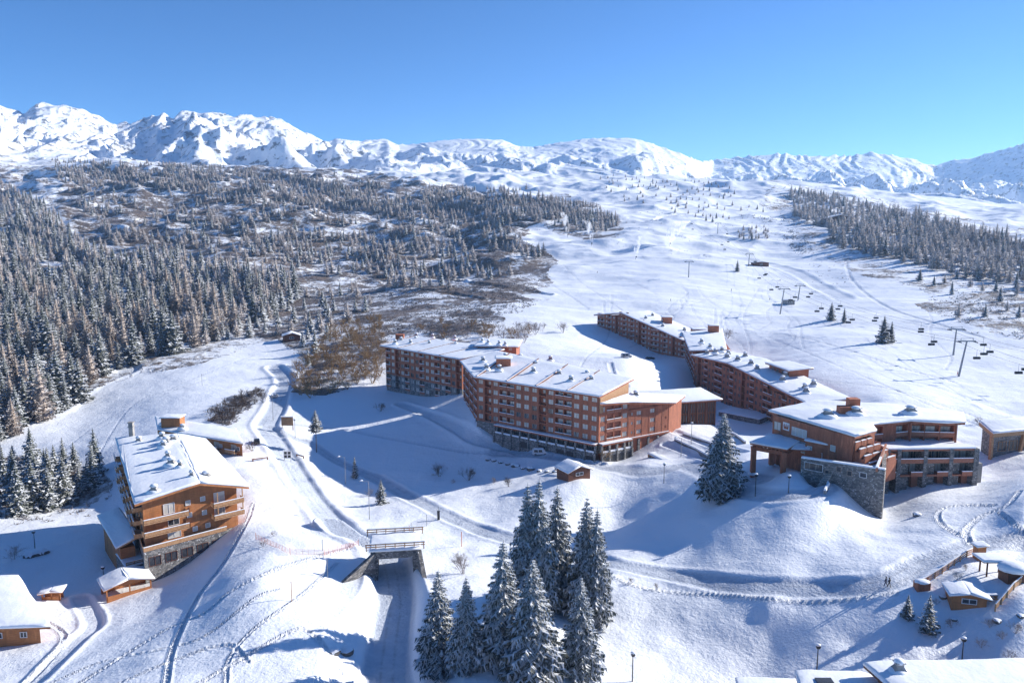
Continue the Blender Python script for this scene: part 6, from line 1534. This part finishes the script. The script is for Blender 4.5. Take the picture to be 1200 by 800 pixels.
for line, segs in ((L1, ((0, 2), (1, 5), (2, 3), (3, 2))), (L2, ((0, 1), (1, 4), (2, 2)))):
    for si, cnt in segs:
        a, b = line[si], line[si+1]
        for k in range(cnt):
            for off in (-3.2, 3.2):
                t = (k+.5+(.25 if off > 0 else 0))/cnt
                if t >= 1: continue
                q = a.lerp(b, t)+Vector((off, 0, -.35-4*t*(1-t)*(b-a).length*.018))
                if nch == 0: CH = chair(q); o = CH
                else: o = copy_tree(CH); o.location = q
                nch += 1; near = 'nearest lift pylon' if si == 0 else ('stretch between the nearest pylon and the grey hut' if si == 1 else 'upper stretch above the grey hut')
                o['label'] = 'dark lift chair on the '+('nearer' if line is L1 else 'farther')+' chairlift, '+('right of its nearest pylon' if si == 0 else ('lower stretch' if si == 1 else 'upper stretch'))
# ------------------------------------------------------------------ snow guns with plumes
def plume(u, v, w_, h, lean, lb, dens=.05):
    p = P_(u, v); mb = MB(); rings = []
    for j in range(8):
        t = j/7; r = w_*(.06+.42*t**.8)*(1 if t < .85 else .7)*random.uniform(.85, 1.15); c = p+Vector((lean*h*t*t, 0, 1.5+h*t)); rings.append([c+Vector((r*math.cos(a), r*math.sin(a), 0)) for a in [2*math.pi*k/10 for k in range(10)]])
    mb.loft(rings); m_ = bpy.data.materials.new('drifting_snow'); m_.use_nodes = True; t_ = m_.node_tree; t_.nodes.remove(t_.nodes['Principled BSDF'])
    vol = N(t_, 'ShaderNodeVolumePrincipled'); vol.inputs['Color'].default_value = (.97, .98, 1, 1); vol.inputs['Anisotropy'].default_value = .45
    n = noise(t_, .22, 4, .7, sc=(1, 1, .45)); tc = N(t_, 'ShaderNodeTexCoord'); 
    t_.links.new(mth(t_, 'MULTIPLY', ramp(t_, n.outputs[0], .46, .66), dens), vol.inputs['Density']); t_.links.new(vol.outputs[0], t_.nodes['Material Output'].inputs['Volume'])
    o = mb.build('snow_plume', [m_], None, loc=p, smooth=True); tag(o, lb, 'plume', kind='stuff')
    g = MB(); root = thing('snow_gun', lb.replace('plume of machine made snow', 'snow gun throwing the plume'), 'snow gun', p); g.tube(p-Vector((0,0,.5)), p+Vector((0,0,2)), .2, .15, 6); part(g, 'stand', [M['steel']], root)
    g = MB(); g.tube(p+Vector((0,0,2)), p+Vector((.8,0,3)), .5, .6, 8); part(g, 'barrel', [M['dark']], root)
plume(665, 278, 11, 26, -.2, 'leftmost plume of machine made snow on the piste', .8)
plume(693, 288, 10, 24, -.2, 'second plume of machine made snow from the left', .8)
plume(745, 304, 10, 20, .2, 'faint low plume of machine made snow on the piste', 1.1)
plume(785, 288, 26, 24, .5, 'widest drifting plume of machine made snow at the right', .6)
# ------------------------------------------------------------------ garden furniture, far right lodge, roofs at the bottom
p = P_(1163, 672); root = thing('garden_pergola', 'small pergola with snow on its flat top in the fenced garden', 'pergola', p)
for x, y in ((-1.6,-1),(1.6,-1),(-1.6,1),(1.6,1)): mb = MB(); mb.box(p.x+x, p.y+y, p.z+1.1, .2, .2, 2.8); part(mb, 'post', [M['wood_dark']], root)
roof(root, [p+Vector((x, y, 2.7)) for x, y in ((-2.6,-1.6),(2.6,-1.6),(2.6,1.6),(-2.6,1.6))], .15, .4, 'wood_dark')
p = P_(1187, 680); root = thing('garden_shelter', 'dark timber shelter under a round snow heap at the right of the garden', 'shelter', p); mb = MB(); mb.box(p.x, p.y, p.z+.9, 3.4, 2.6, 2.6); part(mb, 'wall', [M['wood_dark']], root); ms = MB(); ms.blob(p+Vector((0,0,2.2)), 2.6, 2.1, 1.0, flat=.8, n=12); part(ms, 'snow_cover', [M['rsnow']], root, True)
p = P_(1160, 702); root = thing('picnic_table', 'small wooden table with benches and snow on top beside the orange log hut', 'table', p)
mb = MB(); mb.box(p.x, p.y, p.z+.78, 2.0, .9, .1); part(mb, 'tabletop', [M['pale_wood']], root); ms = MB(); ms.box(p.x, p.y, p.z+.95, 1.9, .8, .22); part(ms, 'snow_cap', [M['rsnow']], root)
for s in (-.85, .85):
    mb = MB(); mb.box(p.x, p.y+s, p.z+.45, 2.0, .3, .08); part(mb, 'bench', [M['pale_wood']], root)
    mb = MB(); mb.box(p.x+s, p.y, p.z+.3, .12, .8, .9); part(mb, 'leg', [M['pale_wood']], root)
p = P_(1147, 655); root = thing('toilet_cabin', 'tiny upright wooden cabin at the top corner of the garden fence', 'cabin', p); mb = MB(); mb.box(p.x, p.y, p.z+1.1, 1.5, 1.4, 2.8); part(mb, 'wall', [M['orange']], root); roof(root, [p+Vector((x, y, 2.65+x*.15)) for x, y in ((-1,-1),(1,-1),(1,1),(-1,1))], .12, .3, 'pale_wood')
p = P_(1080, 690); root = thing('equipment_box', 'low red brown box with snow beside the fence corner', 'box', p); mb = MB(); mb.box(p.x, p.y, p.z+.5, 2.2, 1.4, 1.6); part(mb, 'body', [M['wood']], root); ms = MB(); ms.blob(p+Vector((0,0,1.3)), 1.3, .95, .4, flat=.8); part(ms, 'snow_cap', [M['rsnow']], root, True)
# right edge lodge
z = 17.0; a = atZ(1160, 507, z); b = atZ(1235, 500, z); n_ = Vector((1.0, 8, 0)); dd = V3(b-a, 0).normalized(); nn = Vector((dd.y, -dd.x, 0))
root = thing('lodge_building', 'dark lodge with a thick timber eave, cut off by the right edge of the photo', 'building', (a.x, a.y, 8)); w_ = MB(); w_.ob(V3(a, 6)+dd*2-nn*-.0+n_*.12, V3(b-a, 0), n_*.8, (0, 0, 10.0)); part(w_, 'wall', [M['stone']], root)
for k in range(5): put_window(root, V3(a, 11.6)+dd*(5+k*3.6)+n_*.12+nn*.06, dd, 2.6, 2.4, 2, 'glass_dark', 'pale_wood')
for k in (0, 1): mb = MB(); q = V3(a, 8)+dd*(1.0+k*9); mb.loft([[q+dd*x+nn*y for x, y in ((0,0),(.7,0),(.7,-.7),(0,-.7))], [q+dd*(x+1.8*k)+nn*(y-.2)+Vector((0,0,8.4)) for x, y in ((0,0),(.7,0),(.7,-.7),(0,-.7))]]); part(mb, 'post', [M['pale_wood']], root)
roof(root, [V3(a, 17)+nn*1, V3(b, 17)+nn*1, V3(b, 18.0)+n_, V3(a, 17.8)+n_+dd*1], 1.0, .6, 'pale_wood')
w2 = MB(); w2.ob(V3(a, 7)+nn*3+dd*1, dd*16, nn*.3, (0, 0, 3.2)); part(w2, 'terrace_wall', [M['wood']], root)
# snowy roofs of a nearby house along the bottom edge
z = 9; root = thing('chalet_building', 'roofs of a nearby house buried in snow along the bottom right edge', 'house', (44, 92, 2))
def rp(lst, z, name, sn=.7): return roof(root, [V3(atZ(u, v, z), z) for u, v in lst], .35, sn, 'wood_dark', name)
R1 = rp([(932,789),(1010,790),(1035,800),(1050,840),(945,840)], 8.4, 'lower_roof'); R2 = rp([(1012,779),(1210,775),(1260,840),(1080,840)], 10.4, 'main_roof')
w_ = MB(); box_core(w_, inset(ccw([V3(atZ(u, v, 10), 0) for u, v in ((1020,788),(1205,784),(1255,840),(1085,840))]), .6), 0, 9.9); box_core(w_, inset(ccw([V3(atZ(u, v, 8), 0) for u, v in ((940,796),(1008,796),(1030,802),(1045,840),(950,840))]), .6), 0, 7.9); part(w_, 'wall', [M['orange']], root)
chimney(root, V3(atZ(1053, 786, 11), 10.7), 1.6, 1.5); sk = MB(); q = V3(atZ(966, 796, 9.3), 9.12); sk.box(q.x, q.y, q.z+.05, 2.2, 1.2, .2); part(sk, 'skylight', [M['glass_dark']], root)
root2 = thing('flat_roof_house', 'low snow covered roof left of the bottom right house', 'house', (24, 95, 2)); R3 = roof(root2, [V3(atZ(u, v, 6.6), 6.6) for u, v in ((862,796),(932,798),(945,840),(868,840))], .3, .6, 'wood_dark'); w_ = MB(); box_core(w_, inset(ccw([V3(atZ(u, v, 6), 0) for u, v in ((868,802),(928,802),(940,840),(872,840))]), .4), 0, 6.2); part(w_, 'wall', [M['orange']], root2)

for i, (u, v) in enumerate([(1108,690),(1122,680),(1098,708),(1115,735),(1160,735),(1175,748),(1190,742),(1150,758),(1182,772),(1132,668)]):
    shrub(brf[i % 3], P_(u, v), random.uniform(.18, .38), 'small frosted shrub poking out of the snow bank around the garden', 'shrubs around the garden')
for i, (u, v, s_) in enumerate([(1105,700,.6),(1118,726,.5),(1168,728,.7),(1196,722,.6)]):
    rock(u, v, s_, ('first','second','third','fourth')[i]+' snow capped stone from the left on the bank around the garden')
# ------------------------------------------------------------------ the air between here and the ridges
zmin = float(gz.min())-1; zmax = float(gz.max())+15; xm = float(np.abs(gx).max())+5; mb = MB()
mb.ob((-xm, -60, zmin), (2*xm, 0, 0), (0, float(gy.max())+120, 0), (0, 0, zmax-zmin))
hm_ = bpy.data.materials.new('clear_mountain_air'); hm_.use_nodes = True; t_ = hm_.node_tree; t_.nodes.remove(t_.nodes['Principled BSDF'])
vol = N(t_, 'ShaderNodeVolumePrincipled'); vol.inputs['Color'].default_value = (.45, .68, 1, 1); vol.inputs['Density'].default_value = .000065; vol.inputs['Anisotropy'].default_value = .3
t_.links.new(vol.outputs[0], t_.nodes['Material Output'].inputs['Volume'])
hz = mb.build('haze', [hm_]); hz['kind'] = 'stuff'; hz['label'] = 'thin blue winter haze over the far ridges'
for o in C.objects:
    if o.get('label') and len(o['label'].split()) > 16: print('LONG', len(o['label'].split()), o['label'])
